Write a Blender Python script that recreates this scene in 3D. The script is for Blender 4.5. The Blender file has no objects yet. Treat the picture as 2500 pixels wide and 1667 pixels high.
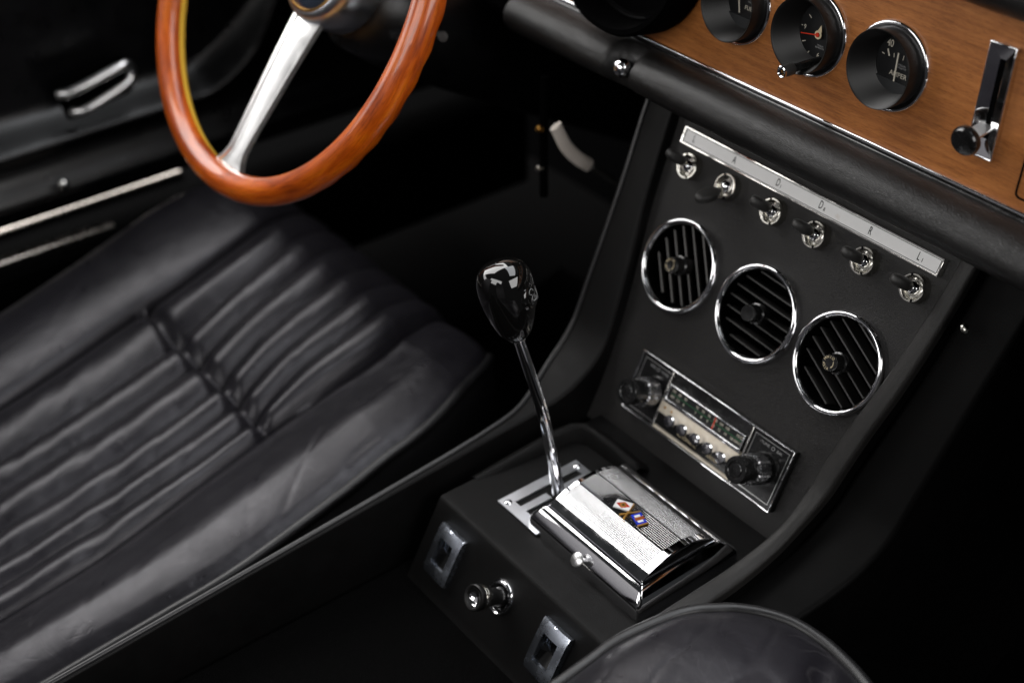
import bpy, bmesh, math, random
from mathutils import Matrix, Vector, noise
R_ = math.radians
random.seed(7)
SC = bpy.context.scene
COL = SC.collection

# ------------------------------------------------------------------ camera, light, exposure
cam = bpy.data.cameras.new('camera')
camo = bpy.data.objects.new('camera', cam); COL.objects.link(camo)
# columns: right, up, back   (car axes: x = car right, y = forward, z = up; metres)
camo.matrix_world = Matrix((
    (0.605632, -0.452104, 0.654838, 0.6355),
    (0.795556, 0.361943, -0.485889, -0.70),
    (-0.017342, 0.815230, 0.578878, 1.15),
    (0, 0, 0, 1)))
cam.sensor_width = 36.0
cam.lens = 50.0
cam.clip_start = 0.05
cam.clip_end = 50
cam.dof.use_dof = True
cam.dof.focus_distance = 1.03
cam.dof.aperture_fstop = 3.6
cam.dof.aperture_blades = 9
SC.camera = camo

world = bpy.data.worlds.new('World'); SC.world = world
world.use_nodes = True
bg = world.node_tree.nodes['Background']
bg.inputs[0].default_value = (0.92, 0.96, 1.0, 1)
bg.inputs[1].default_value = 0.018

def area(name, loc, target, sx, sy, power, color=(1, 1, 1)):
    l = bpy.data.lights.new(name, 'AREA'); l.shape = 'RECTANGLE'
    l.size = sx; l.size_y = sy; l.energy = power; l.color = color
    o = bpy.data.objects.new(name, l); COL.objects.link(o)
    o.location = loc
    d = Vector(target) - Vector(loc)
    o.rotation_euler = d.to_track_quat('-Z', 'Y').to_euler()
    return o
# large soft daylight openings round the open car: driver side, windscreen, rear, passenger side
area('soft_light_rear_quarter', (-1.95, -1.75, 1.15), (-0.3, -0.2, 0.6), 1.3, 0.8, 9, (1.0, 0.985, 0.97))
area('soft_light_driver_side', (-2.0, -0.15, 1.80), (-0.1, -0.12, 0.55), 2.1, 2.5, 72, (1.0, 0.985, 0.97))
area('soft_light_overhead', (0.05, 0.55, 2.5), (-0.1, -0.1, 0.45), 2.4, 0.9, 20, (0.95, 0.97, 1.0))
area('soft_light_rear', (0.3, -2.5, 1.95), (0.0, 0.0, 0.6), 2.6, 1.1, 30, (1.0, 0.985, 0.965))
area('soft_light_passenger_side', (2.3, 0.25, 1.75), (0.05, 0.0, 0.5), 2.0, 1.2, 26, (1.0, 0.98, 0.97))

SC.view_settings.view_transform = 'Standard'
SC.view_settings.look = 'None'
SC.view_settings.exposure = 0.5
SC.view_settings.gamma = 1.0
SC.view_settings.use_curve_mapping = False
SC.cycles.use_denoising = True
SC.cycles.max_bounces = 8
SC.cycles.sample_clamp_indirect = 6.0

# ------------------------------------------------------------------ materials
def M(name, base=(0.5, 0.5, 0.5), rough=0.5, metal=0.0, coat=0.0, coat_rough=0.05, spec=0.5, emit=None, ior=None):
    m = bpy.data.materials.new(name); m.use_nodes = True
    b = m.node_tree.nodes['Principled BSDF']
    b.inputs['Base Color'].default_value = (*base, 1)
    b.inputs['Roughness'].default_value = rough
    b.inputs['Metallic'].default_value = metal
    b.inputs['Coat Weight'].default_value = coat
    b.inputs['Coat Roughness'].default_value = coat_rough
    b.inputs['Specular IOR Level'].default_value = spec
    return m
def nodes(m):
    nt = m.node_tree
    return nt, nt.nodes['Principled BSDF'], lambda t: nt.nodes.new(t), nt.links.new
def coord(m, scale=(1, 1, 1), rot=(0, 0, 0)):
    nt, b, N, L = nodes(m)
    tc = N('ShaderNodeTexCoord'); mp = N('ShaderNodeMapping')
    mp.inputs['Scale'].default_value = scale; mp.inputs['Rotation'].default_value = rot
    L(tc.outputs['Object'], mp.inputs['Vector'])
    return mp.outputs['Vector']
def tex_noise(m, vec, scale, detail=4, rough=0.55, dist=0):
    nt, b, N, L = nodes(m); n = N('ShaderNodeTexNoise')
    n.inputs['Scale'].default_value = scale; n.inputs['Detail'].default_value = detail
    n.inputs['Roughness'].default_value = rough; n.inputs['Distortion'].default_value = dist
    L(vec, n.inputs['Vector']); return n.outputs['Fac']
def ramp(m, fac, stops):
    nt, b, N, L = nodes(m); r = N('ShaderNodeValToRGB'); e = r.color_ramp.elements
    while len(e) < len(stops): e.new(0.5)
    for el, (p, c) in zip(e, stops):
        el.position = p; el.color = (*c, 1) if len(c) == 3 else c
    L(fac, r.inputs['Fac']); return r.outputs['Color']
def rng(m, fac, lo, hi, a=0.0, c=1.0):
    nt, b, N, L = nodes(m); r = N('ShaderNodeMapRange')
    r.inputs['From Min'].default_value = a; r.inputs['From Max'].default_value = c
    r.inputs['To Min'].default_value = lo; r.inputs['To Max'].default_value = hi
    L(fac, r.inputs['Value']); return r.outputs['Result']
def bump(m, height, strength, dist, prev=None):
    nt, b, N, L = nodes(m); n = N('ShaderNodeBump')
    n.inputs['Strength'].default_value = strength; n.inputs['Distance'].default_value = dist
    L(height, n.inputs['Height'])
    if prev is not None: L(prev, n.inputs['Normal'])
    L(n.outputs['Normal'], b.inputs['Normal']); return n.outputs['Normal']
def voro(m, vec, scale, feature='DISTANCE_TO_EDGE', rnd=1.0):
    nt, b, N, L = nodes(m); v = N('ShaderNodeTexVoronoi'); v.feature = feature
    v.inputs['Scale'].default_value = scale; v.inputs['Randomness'].default_value = rnd
    L(vec, v.inputs['Vector']); return v.outputs['Distance']

def leather(name, base, rough, grain=450, gs=0.25, wr=0.35, wscale=26, tint=1.25, spec=0.5, veins=0.0, dust=0.0):
    m = M(name, base, rough, spec=spec); nt, b, N, L = nodes(m)
    v = coord(m)
    big = tex_noise(m, v, 9, 5, 0.6)
    c0 = tuple(x * 0.72 for x in base); c1 = tuple(x * tint for x in base)
    colr = ramp(m, big, [(0.3, c0), (0.72, c1)])
    if veins:
        # worn hairline cracks where the dye has rubbed off
        dst = N('ShaderNodeTexNoise'); dst.inputs['Scale'].default_value = 9; dst.inputs['Detail'].default_value = 3; L(v, dst.inputs['Vector'])
        mxv = N('ShaderNodeVectorMath'); mxv.operation = 'MULTIPLY_ADD'; mxv.inputs[1].default_value = (0.09, 0.09, 0.09)
        L(dst.outputs['Color'], mxv.inputs[0]); L(v, mxv.inputs[2])
        e1 = rng(m, voro(m, mxv.outputs[0], 21), 1, 0, 0.0, 0.018)
        e2 = tex_noise(m, v, 16, 4, 0.6)
        e2 = rng(m, e2, 0, 1, 0.50, 0.68)
        mu = N('ShaderNodeMath'); mu.operation = 'MULTIPLY'; L(e1, mu.inputs[0]); L(e2, mu.inputs[1])
        mu2 = N('ShaderNodeMath'); mu2.operation = 'MULTIPLY'; L(mu.outputs[0], mu2.inputs[0]); mu2.inputs[1].default_value = veins
        mc = N('ShaderNodeMix'); mc.data_type = 'RGBA'; L(mu2.outputs[0], mc.inputs[0]); L(colr, mc.inputs[6]); mc.inputs[7].default_value = (0.11, 0.105, 0.11, 1)
        colr = mc.outputs[2]
    if dust:
        vd = N('ShaderNodeTexVoronoi'); vd.inputs['Scale'].default_value = 48; L(v, vd.inputs['Vector'])
        sp = N('ShaderNodeSeparateColor'); L(vd.outputs['Color'], sp.inputs[0])
        th = N('ShaderNodeMath'); th.operation = 'MULTIPLY'; th.inputs[1].default_value = 0.020; L(sp.outputs[0], th.inputs[0])
        lt = N('ShaderNodeMath'); lt.operation = 'LESS_THAN'; L(vd.outputs['Distance'], lt.inputs[0]); L(th.outputs[0], lt.inputs[1])
        gt = N('ShaderNodeMath'); gt.operation = 'GREATER_THAN'; gt.inputs[1].default_value = 0.72; L(sp.outputs[1], gt.inputs[0])
        md = N('ShaderNodeMath'); md.operation = 'MULTIPLY'; L(lt.outputs[0], md.inputs[0]); L(gt.outputs[0], md.inputs[1])
        md2 = N('ShaderNodeMath'); md2.operation = 'MULTIPLY'; md2.inputs[1].default_value = dust; L(md.outputs[0], md2.inputs[0])
        mc = N('ShaderNodeMix'); mc.data_type = 'RGBA'; L(md2.outputs[0], mc.inputs[0]); L(colr, mc.inputs[6]); mc.inputs[7].default_value = (0.35, 0.34, 0.32, 1)
        colr = mc.outputs[2]
    L(colr, b.inputs['Base Color'])
    L(rng(m, tex_noise(m, v, 40, 6, 0.65), rough - 0.07, rough + 0.10, 0.25, 0.75), b.inputs['Roughness'])
    w = tex_noise(m, v, wscale, 3, 0.5, 1.2)
    n1 = bump(m, w, wr, 0.0025)
    g = voro(m, v, grain)
    g2 = rng(m, g, 0, 1, 0.0, 0.12)
    n2 = bump(m, g2, gs, 0.00022, n1)
    # fine crease lines
    cr = voro(m, coord(m, (1, 1.6, 1), (0, 0, 0.5)), 34)
    bump(m, rng(m, cr, 0, 1, 0.0, 0.02), 0.09 if wr > 0.2 else 0.03, 0.0010, n2)
    return m
MAT = {}
MAT['seat'] = leather('seat_leather', (0.0120, 0.0112, 0.0140), 0.31, 600, 0.16, 0.26, 24, 1.3, 0.42, 0.22)
MAT['seat'].node_tree.nodes['Principled BSDF'].inputs['Specular Tint'].default_value = (0.97, 0.95, 1.0, 1)
MAT['piping'] = leather('piping_leather', (0.0125, 0.0122, 0.0130), 0.34, 700, 0.1, 0.05)
MAT['vinyl'] = leather('console_vinyl', (0.0075, 0.0068, 0.0066), 0.42, 620, 0.5, 0.14, 16, 1.75, 0.36, 0.0, 0.5)
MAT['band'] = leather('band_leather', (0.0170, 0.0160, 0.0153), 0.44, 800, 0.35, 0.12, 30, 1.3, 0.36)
MAT['roll'] = leather('roll_leather', (0.0085, 0.0081, 0.0080), 0.34, 700, 0.50, 0.12, 50, 1.3, 0.36)
MAT['box'] = leather('box_vinyl', (0.0028, 0.0026, 0.0026), 0.48, 800, 0.5, 0.06, 14, 1.4, 0.15, 0.0, 0.6)
MAT['door'] = leather('door_vinyl', (0.0018, 0.0018, 0.0022), 0.30, 700, 0.15, 0.05, 10, 1.2, 0.45)
MAT['skirt'] = leather('skirt_leather', (0.0110, 0.0105, 0.0112), 0.40, 700, 0.15, 0.1, 16, 1.3, 0.45)
MAT['flange'] = leather('flange_vinyl', (0.0020, 0.0019, 0.0019), 0.5, 700, 0.3, 0.05, 10, 1.2, 0.08)
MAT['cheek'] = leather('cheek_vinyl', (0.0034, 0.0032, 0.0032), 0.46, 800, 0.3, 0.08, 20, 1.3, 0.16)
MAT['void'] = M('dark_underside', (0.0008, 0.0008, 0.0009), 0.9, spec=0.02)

m = M('carpet', (0.003, 0.003, 0.0032), 0.95, spec=0.05); MAT['carpet'] = m
nt, b, N, L = nodes(m); v = coord(m)
L(ramp(m, tex_noise(m, v, 700, 2, 0.6), [(0.3, (0.0009, 0.0009, 0.001)), (0.62, (0.0022, 0.0021, 0.0021)), (0.8, (0.010, 0.0095, 0.0095))]), b.inputs['Base Color'])
bump(m, tex_noise(m, v, 900, 2, 0.7), 0.9, 0.002)

def chrome(name, base=(0.86, 0.86, 0.88), lo=0.035, hi=0.16, scr=True):
    m = M(name, base, 0.06, 1.0); nt, b, N, L = nodes(m); v = coord(m)
    f = tex_noise(m, v, 55, 8, 0.7)
    L(rng(m, f, lo, hi, 0.45, 0.8), b.inputs['Roughness'])
    if scr:
        s = tex_noise(m, coord(m, (900, 40, 200), (0.2, 0.1, 0.6)), 1.0, 2, 0.5)
        bump(m, s, 0.010, 0.001)
    return m
MAT['chrome'] = chrome('chrome')
MAT['chrome_worn'] = chrome('worn_chrome', (0.80, 0.78, 0.74), 0.06, 0.30)
MAT['nickel'] = chrome('dull_nickel', (0.66, 0.64, 0.58), 0.16, 0.34)
MAT['softchrome'] = chrome('soft_chrome', (0.78, 0.84, 0.95), 0.24, 0.38)
MAT['cleanchrome'] = M('clean_chrome', (0.86, 0.86, 0.89), 0.07, 1.0)
MAT['alu'] = chrome('satin_aluminium', (0.90, 0.895, 0.89), 0.28, 0.42)
MAT['darknickel'] = chrome('dark_ribbed_metal', (0.34, 0.34, 0.35), 0.22, 0.4)
MAT['sill'] = chrome('warm_sill_metal', (0.46, 0.42, 0.38), 0.24, 0.5)
MAT['steel'] = chrome('brushed_steel', (0.62, 0.64, 0.68), 0.28, 0.45)
MAT['gold'] = M('gilt_metal', (0.75, 0.40, 0.10), 0.28, 1.0)

def gloss_black(name, base, rough, dust=True):
    m = M(name, base, rough, coat=0.6, coat_rough=rough * 0.7); nt, b, N, L = nodes(m); v = coord(m)
    L(rng(m, tex_noise(m, v, 60, 8, 0.72), rough * 0.8, rough * 2.2, 0.5, 0.85), b.inputs['Roughness'])
    return m
MAT['knob'] = gloss_black('glossy_black_knob', (0.0035, 0.0033, 0.0032), 0.05)
MAT['plastic'] = gloss_black('black_plastic', (0.006, 0.006, 0.006), 0.24)
MAT['hood'] = M('hood_black', (0.0050, 0.0046, 0.0044), 0.42, spec=0.4)
MAT['rubber'] = leather('worn_black_plastic', (0.027, 0.026, 0.025), 0.50, 700, 0.15, 0.2, 90)
MAT['rockerblack'] = M('rocker_black', (0.003, 0.003, 0.003), 0.22, spec=0.18)
MAT['dial'] = M('dial_black', (0.0045, 0.0048, 0.0052), 0.42)
MAT['dialplate'] = M('dial_cover_black', (0.017, 0.018, 0.019), 0.5)
MAT['print'] = M('ivory_print', (0.52, 0.48, 0.40), 0.6)
MAT['printdim'] = M('grey_print', (0.25, 0.25, 0.25), 0.6)
MAT['printgold'] = M('gold_print', (0.62, 0.52, 0.34), 0.5)
MAT['red'] = M('red_paint', (0.62, 0.035, 0.012), 0.35)
MAT['blue'] = M('blue_enamel', (0.02, 0.045, 0.50), 0.12, coat=0.6)
MAT['white'] = M('white_enamel', (0.82, 0.82, 0.82), 0.15, coat=0.6)
MAT['redenamel'] = M('red_enamel', (0.55, 0.03, 0.015), 0.15, coat=0.6)
MAT['brownenamel'] = M('brown_enamel', (0.30, 0.075, 0.02), 0.2, coat=0.6)
MAT['green'] = M('green_print', (0.01, 0.16, 0.055), 0.5)
MAT['engrave'] = M('engraved_line', (0.30, 0.30, 0.30), 0.35)
MAT['ink'] = M('black_ink', (0.003, 0.003, 0.0035), 0.4, spec=0.05)
MAT['blade'] = M('grey_vent_blade', (0.10, 0.094, 0.09), 0.45)
MAT['bladedark'] = M('dark_vent_blade', (0.030, 0.029, 0.028), 0.42)
MAT['tan'] = M('worn_pale_pad', (0.60, 0.54, 0.48), 0.5)
m = M('cream_plastic', (0.66, 0.58, 0.46), 0.4); MAT['cream'] = m
nt, b, N, L = nodes(m)
L(ramp(m, tex_noise(m, coord(m), 90, 4), [(0.35, (0.66, 0.58, 0.46)), (0.65, (0.80, 0.73, 0.62))]), b.inputs['Base Color'])
m = M('label_plate_white', (0.80, 0.79, 0.78), 0.36, 0.0); MAT['plate'] = m
nt, b, N, L = nodes(m); v = coord(m)
L(ramp(m, tex_noise(m, v, 42, 8, 0.7), [(0.30, (0.88, 0.875, 0.87)), (0.64, (0.93, 0.925, 0.92)), (0.76, (0.74, 0.67, 0.59))]), b.inputs['Base Color'])

def wood(name, cols, sc, rough, coat, coatr, stretch, rot=(0, 0, 0), spec=0.5, bmp=0.12, uv=False):
    m = M(name, cols[1], rough, coat=coat, coat_rough=coatr, spec=spec); nt, b, N, L = nodes(m)
    if uv:
        tc = N('ShaderNodeTexCoord')
        def uvc(sx, sy):
            mp = N('ShaderNodeMapping'); mp.inputs['Scale'].default_value = (sx, sy, 1); L(tc.outputs['UV'], mp.inputs['Vector']); return mp.outputs['Vector']
        n1 = tex_noise(m, uvc(26, 9), 1.0, 5, 0.6, 0.5)
        n2 = tex_noise(m, uvc(70, 60), 1.0, 3, 0.7)
    else:
        v = coord(m, stretch, rot)
        n1 = tex_noise(m, v, sc, 6, 0.62, 0.6)
        n2 = tex_noise(m, coord(m, tuple(s * 7 for s in stretch), rot), sc, 3, 0.7)
    n3 = tex_noise(m, coord(m), 14, 3, 0.5)
    c1 = ramp(m, n1, [(0.28, cols[0]), (0.5, cols[1]), (0.74, cols[2])])
    c2 = ramp(m, n2, [(0.33, (0.42, 0.42, 0.42)), (0.5, (1, 1, 1))])
    c3 = ramp(m, n3, [(0.28, (0.66, 0.62, 0.58)), (0.5, (0.98, 0.98, 0.98)), (0.74, (1.18, 1.2, 1.2))])
    mx = N('ShaderNodeMix'); mx.data_type = 'RGBA'; mx.blend_type = 'MULTIPLY'; mx.inputs[0].default_value = 0.75
    L(c1, mx.inputs[6]); L(c2, mx.inputs[7])
    mx2 = N('ShaderNodeMix'); mx2.data_type = 'RGBA'; mx2.blend_type = 'MULTIPLY'; mx2.inputs[0].default_value = 0.8
    L(mx.outputs[2], mx2.inputs[6]); L(c3, mx2.inputs[7])
    L(mx2.outputs[2], b.inputs['Base Color'])
    L(rng(m, n2, rough - 0.06, rough + 0.08, 0.3, 0.7), b.inputs['Roughness'])
    bump(m, n2, bmp, 0.0006)
    return m
MAT['wood'] = wood('dash_veneer', ((0.225, 0.072, 0.014), (0.325, 0.112, 0.025), (0.42, 0.158, 0.040)), 1.0, 0.42, 0.12, 0.3, (26, 330, 330), (0, R_(-4), 0))
MAT['rimwood'] = wood('varnished_rim_wood', ((0.22, 0.028, 0.001), (0.46, 0.075, 0.001), (0.62, 0.140, 0.003)), 1.0, 0.34, 0.5, 0.035, (1, 1, 1), bmp=0.02, uv=True)
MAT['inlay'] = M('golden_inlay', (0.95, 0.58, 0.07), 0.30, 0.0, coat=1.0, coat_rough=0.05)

def knurl(name):
    m = chrome(name, (0.80, 0.80, 0.81), 0.22, 0.34, False); nt, b, N, L = nodes(m)
    v = coord(m)
    w1 = N('ShaderNodeTexWave'); w1.bands_direction = 'X'; w1.inputs['Scale'].default_value = 230
    w2 = N('ShaderNodeTexWave'); w2.bands_direction = 'Y'; w2.inputs['Scale'].default_value = 230
    L(v, w1.inputs['Vector']); L(v, w2.inputs['Vector'])
    ad = N('ShaderNodeMath'); ad.operation = 'MULTIPLY'; L(w1.outputs['Fac'], ad.inputs[0]); L(w2.outputs['Fac'], ad.inputs[1])
    bump(m, ad.outputs[0], 0.75, 0.0006)
    return m
MAT['knurl'] = knurl('fine_chequered_chrome')
m = M('dark_glass', (0.002, 0.002, 0.002), 0.03, spec=0.5)
MAT['horn'] = gloss_black('horn_button_enamel', (0.03, 0.04, 0.06), 0.10)

# ------------------------------------------------------------------ mesh helpers
class MB:
    def __init__(s, T=None): s.v = []; s.f = []; s.T = T or Matrix()
    def add(s, vs, fs, T=None):
        o = len(s.v); T = s.T @ T if T is not None else s.T
        s.v += [tuple(T @ Vector(p)) for p in vs]
        s.f += [tuple(i + o for i in f) for f in fs]
        return s
    def box(s, x0, x1, y0, y1, z0, z1, T=None):
        vs = [(x, y, z) for z in (z0, z1) for y in (y0, y1) for x in (x0, x1)]
        return s.add(vs, [(0, 2, 3, 1), (4, 5, 7, 6), (0, 1, 5, 4), (2, 6, 7, 3), (0, 4, 6, 2), (1, 3, 7, 5)], T)
    def lathe(s, prof, n=56, T=None, closed=False, a0=0, a1=None, rfun=None):
        vs = []; fs = []; full = a1 is None
        a1 = 2 * math.pi if full else a1
        cnt = n if full else n + 1
        for i in range(cnt):
            a = a0 + (a1 - a0) * i / n
            for (r, z) in prof:
                rr = r * (rfun(a) if rfun else 1)
                vs.append((rr * math.cos(a), rr * math.sin(a), z))
        k = len(prof)
        for i in range(n):
            j = (i + 1) % cnt
            for q in range(k - 1 if not closed else k):
                q2 = (q + 1) % k
                fs.append((i * k + q, j * k + q, j * k + q2, i * k + q2))
        return s.add(vs, fs, T)
    def tube(s, path, rad, n=12, T=None, cap=True, closed=False, flat=None):
        pts = [Vector(p) for p in path]; vs = []; fs = []; up = None
        k = len(pts)
        for i, p in enumerate(pts):
            if closed: t = (pts[(i + 1) % k] - pts[i - 1]).normalized()
            else: t = (pts[min(i + 1, k - 1)] - pts[max(i - 1, 0)]).normalized()
            if up is None:
                up = Vector((0, 0, 1)) if abs(t.z) < 0.9 else Vector((1, 0, 0))
            up = (up - up.dot(t) * t).normalized(); sd = t.cross(up)
            r = rad[i] if isinstance(rad, (list, tuple)) else rad
            for j in range(n):
                a = 2 * math.pi * j / n
                fx, fy = flat if flat else (1, 1)
                vs.append(tuple(p + r * (fx * math.cos(a) * sd + fy * math.sin(a) * up)))
        m = k if closed else k - 1
        for i in range(m):
            i2 = (i + 1) % k
            for j in range(n):
                j2 = (j + 1) % n
                fs.append((i * n + j, i * n + j2, i2 * n + j2, i2 * n + j))
        if cap and not closed:
            fs.append(tuple(range(n))[::-1]); fs.append(tuple((k - 1) * n + j for j in range(n)))
        return s.add(vs, fs, T)
    def prism(s, poly, z0, z1, T=None):
        n = len(poly)
        vs = [(x, y, z0) for x, y in poly] + [(x, y, z1) for x, y in poly]
        fs = [tuple(range(n))[::-1], tuple(range(n, 2 * n))] + [(i, (i + 1) % n, n + (i + 1) % n, n + i) for i in range(n)]
        return s.add(vs, fs, T)
    def frame(s, outer, inner, z0, z1, T=None):
        n = len(outer)
        vs = [(x, y, z) for z in (z0, z1) for x, y in outer] + [(x, y, z) for z in (z0, z1) for x, y in inner]
        fs = []
        for i in range(n):
            j = (i + 1) % n
            fs += [(i, j, n + j, n + i), (2 * n + i, 3 * n + i, 3 * n + j, 2 * n + j),
                   (n + i, n + j, 3 * n + j, 3 * n + i), (i, 2 * n + i, 2 * n + j, j)]
        return s.add(vs, fs, T)
    def grid(s, fn, nu, nv, T=None):
        vs = [fn(i / nu, j / nv) for j in range(nv + 1) for i in range(nu + 1)]
        w = nu + 1
        fs = [(j * w + i, j * w + i + 1, (j + 1) * w + i + 1, (j + 1) * w + i) for j in range(nv) for i in range(nu)]
        return s.add(vs, fs, T)
    def build(s, name, mat, parent=None, smooth=35, bevel=0, seg=2, weld=False):
        me = bpy.data.meshes.new(name); me.from_pydata(s.v, [], s.f); me.validate()
        bm = bmesh.new(); bm.from_mesh(me)
        
        if bevel or weld: bmesh.ops.remove_doubles(bm, verts=bm.verts, dist=1e-6)
        bmesh.ops.recalc_face_normals(bm, faces=bm.faces); bm.to_mesh(me); bm.free()
        me.materials.append(MAT[mat] if isinstance(mat, str) else mat)
        if smooth:
            me.polygons.foreach_set('use_smooth', [True] * len(me.polygons))
            me.set_sharp_from_angle(angle=R_(smooth))
        o = bpy.data.objects.new(name, me); COL.objects.link(o)
        if parent is not None: o.parent = parent
        if bevel:
            b = o.modifiers.new('bevel', 'BEVEL'); b.width = bevel; b.segments = seg; b.limit_method = 'ANGLE'; b.angle_limit = R_(35)
            b.harden_normals = False
        return o
def rrect(x0, x1, y0, y1, r, n=5):
    P = []
    for cx, cy, a in ((x1 - r, y1 - r, 0), (x0 + r, y1 - r, 90), (x0 + r, y0 + r, 180), (x1 - r, y0 + r, 270)):
        for i in range(n + 1):
            t = R_(a + 90 * i / n); P.append((cx + r * math.cos(t), cy + r * math.sin(t)))
    return P
def thing(name, T, label, cat, group=None):
    o = bpy.data.objects.new(name, None); COL.objects.link(o)
    o.empty_display_size = 0.02
    o.matrix_world = T if isinstance(T, Matrix) else Matrix.Translation(T)
    return tag(o, label, cat, group)
def tag(o, label, cat, group=None, kind=None):
    if label: o['label'] = label
    if cat: o['category'] = cat
    if group: o['group'] = group
    if kind: o['kind'] = kind
    return o
def structure(o): o['kind'] = 'structure'; return o
def copy_tree(o, parent=None):
    c = o.copy(); COL.objects.link(c)
    if parent is not None: c.parent = parent
    for ch in o.children: copy_tree(ch, c)
    return c
def text(body, size, T, mat, parent, name='lettering', ext=0.00012, align='CENTER', sx=1.0, shear=0.0):
    cu = bpy.data.curves.new('txt', 'FONT'); cu.body = body; cu.size = size; cu.extrude = ext
    cu.align_x = align; cu.align_y = 'CENTER'; cu.shear = shear
    tmp = bpy.data.objects.new('txt', cu); COL.objects.link(tmp)
    bpy.context.view_layer.update()
    dg = bpy.context.evaluated_depsgraph_get()
    me = bpy.data.meshes.new_from_object(tmp.evaluated_get(dg))
    bpy.data.objects.remove(tmp); bpy.data.curves.remove(cu)
    me.transform(T @ Matrix.Diagonal((sx, 1, 1, 1)))
    me.materials.clear(); me.materials.append(MAT[mat]); me.name = name
    o = bpy.data.objects.new(name, me); COL.objects.link(o); o.parent = parent
    return o
def join_text(items, mat, parent, name='lettering'):
    """items: (body,size,T,sx) merged into one mesh"""
    bm = bmesh.new()
    for body, size, T, sx in items:
        o = text(body, size, T, mat, None, sx=sx)
        bm.from_mesh(o.data); me = o.data; bpy.data.objects.remove(o); bpy.data.meshes.remove(me)
    me = bpy.data.meshes.new(name); bm.to_mesh(me); bm.free(); me.materials.append(MAT[mat])
    o = bpy.data.objects.new(name, me); COL.objects.link(o); o.parent = parent
    return o
T3 = Matrix.Translation
def Tx(x, y, z): return Matrix.Translation((x, y, z))
def RZ(d): return Matrix.Rotation(R_(d), 4, 'Z')
def RX(d): return Matrix.Rotation(R_(d), 4, 'X')
def RY(d): return Matrix.Rotation(R_(d), 4, 'Y')
def lerp_tab(tab, y):
    if y <= tab[0][0]: return tab[0][1]
    n = len(tab)
    for i in range(n - 1):
        a, u = tab[i]; b_, v = tab[i + 1]
        if y <= b_:
            h = b_ - a; t = (y - a) / h; d = (v - u) / h
            m0 = d if i == 0 else 0.5 * (d + (u - tab[i - 1][1]) / (a - tab[i - 1][0]))
            m1 = d if i == n - 2 else 0.5 * (d + (tab[i + 2][1] - v) / (tab[i + 2][0] - b_))
            t2, t3 = t * t, t * t * t
            return (2 * t3 - 3 * t2 + 1) * u + (t3 - 2 * t2 + t) * h * m0 + (3 * t2 - 2 * t3) * v + (t3 - t2) * h * m1
    return tab[-1][1]
def face_frame(origin, tilt):
    """local x = car right, local y = up along the face, local z = out of the face to the rear"""
    t = R_(tilt)
    return Matrix(((1, 0, 0, origin[0]), (0, math.sin(t), -math.cos(t), origin[1]), (0, math.cos(t), math.sin(t), origin[2]), (0, 0, 0, 1)))
PT = 26.35
def PF(x, v, w=0.0): return face_frame((0, -0.02, 0.437), PT) @ Tx(x, v, w)
WT = 7.0
def WF(x, z, w=0.0):
    return face_frame((x, 0.06 + (z - 0.75) * math.tan(R_(WT)), z), WT) @ Tx(0, 0, w)

# ------------------------------------------------------------------ floor and dark surroundings
structure(MB().box(-1.2, 1.2, -1.6, 0.75, -0.02, 0.0).build('floor', 'carpet'))
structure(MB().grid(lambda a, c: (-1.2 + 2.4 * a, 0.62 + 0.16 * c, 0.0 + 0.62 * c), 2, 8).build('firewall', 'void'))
def tun(a, c):
    x = -0.20 + 0.40 * a
    z = 0.30 - 0.30 * max(0, abs(2 * a - 1) - 0.72) / 0.28
    return (x, -1.55 + 2.2 * c, z * 0.92 if c > 0.6 else z * 0.985)
structure(MB().box(-0.130, 0.112, -1.3, -0.235, 0.05, 0.297).build('tunnel_carpet', 'carpet', bevel=0.004))
def matf(a, c):
    x = -0.70 + 0.42 * a; y = 0.02 + 0.36 * c
    return (x, y, 0.016 + 0.05 * max(0, c - 0.7) * 3)
structure(MB().grid(matf, 6, 10).build('floor_mat', 'carpet'))

# ------------------------------------------------------------------ center console
con = thing('center_console', (0, -0.1, 0.0), 'black vinyl center console with sloping switch panel and padded edge bands', 'console')
CT = Matrix.Translation((0, 0.1, 0.0))      # part meshes are written in car coordinates
# switch panel (sloping face)
P0 = PF(0, 0, -0.008)
pv = [(-0.170, 0.235), (0.150, 0.235), (0.100, -0.086), (-0.134, -0.086)]
def panelf(a, c):
    xl = -0.170 + (-0.134 + 0.170) * c; xr = 0.150 + (0.100 - 0.150) * c
    x = xl + (xr - xl) * a; v = 0.235 - 0.321 * c
    return (x, v, 0.0006 * noise.noise((x * 18, v * 18, 3)))
mb = MB(CT).grid(panelf, 200, 200, P0)
VENTS = [(0.0838, 0.0777), (-0.0028, 0.0773), (-0.0932, 0.0780)]
PI_ = (CT @ P0).inverted()
def keep(f):
    c = sum((Vector(mb.v[i]) for i in f), Vector()) / len(f); c = PI_ @ c
    return all((c.x - a) ** 2 + (c.y - b_) ** 2 > 0.0385 ** 2 for a, b_ in VENTS)
mb.f = [f for f in mb.f if keep(f)]
mb.build('switch_panel', 'vinyl', con)
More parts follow.
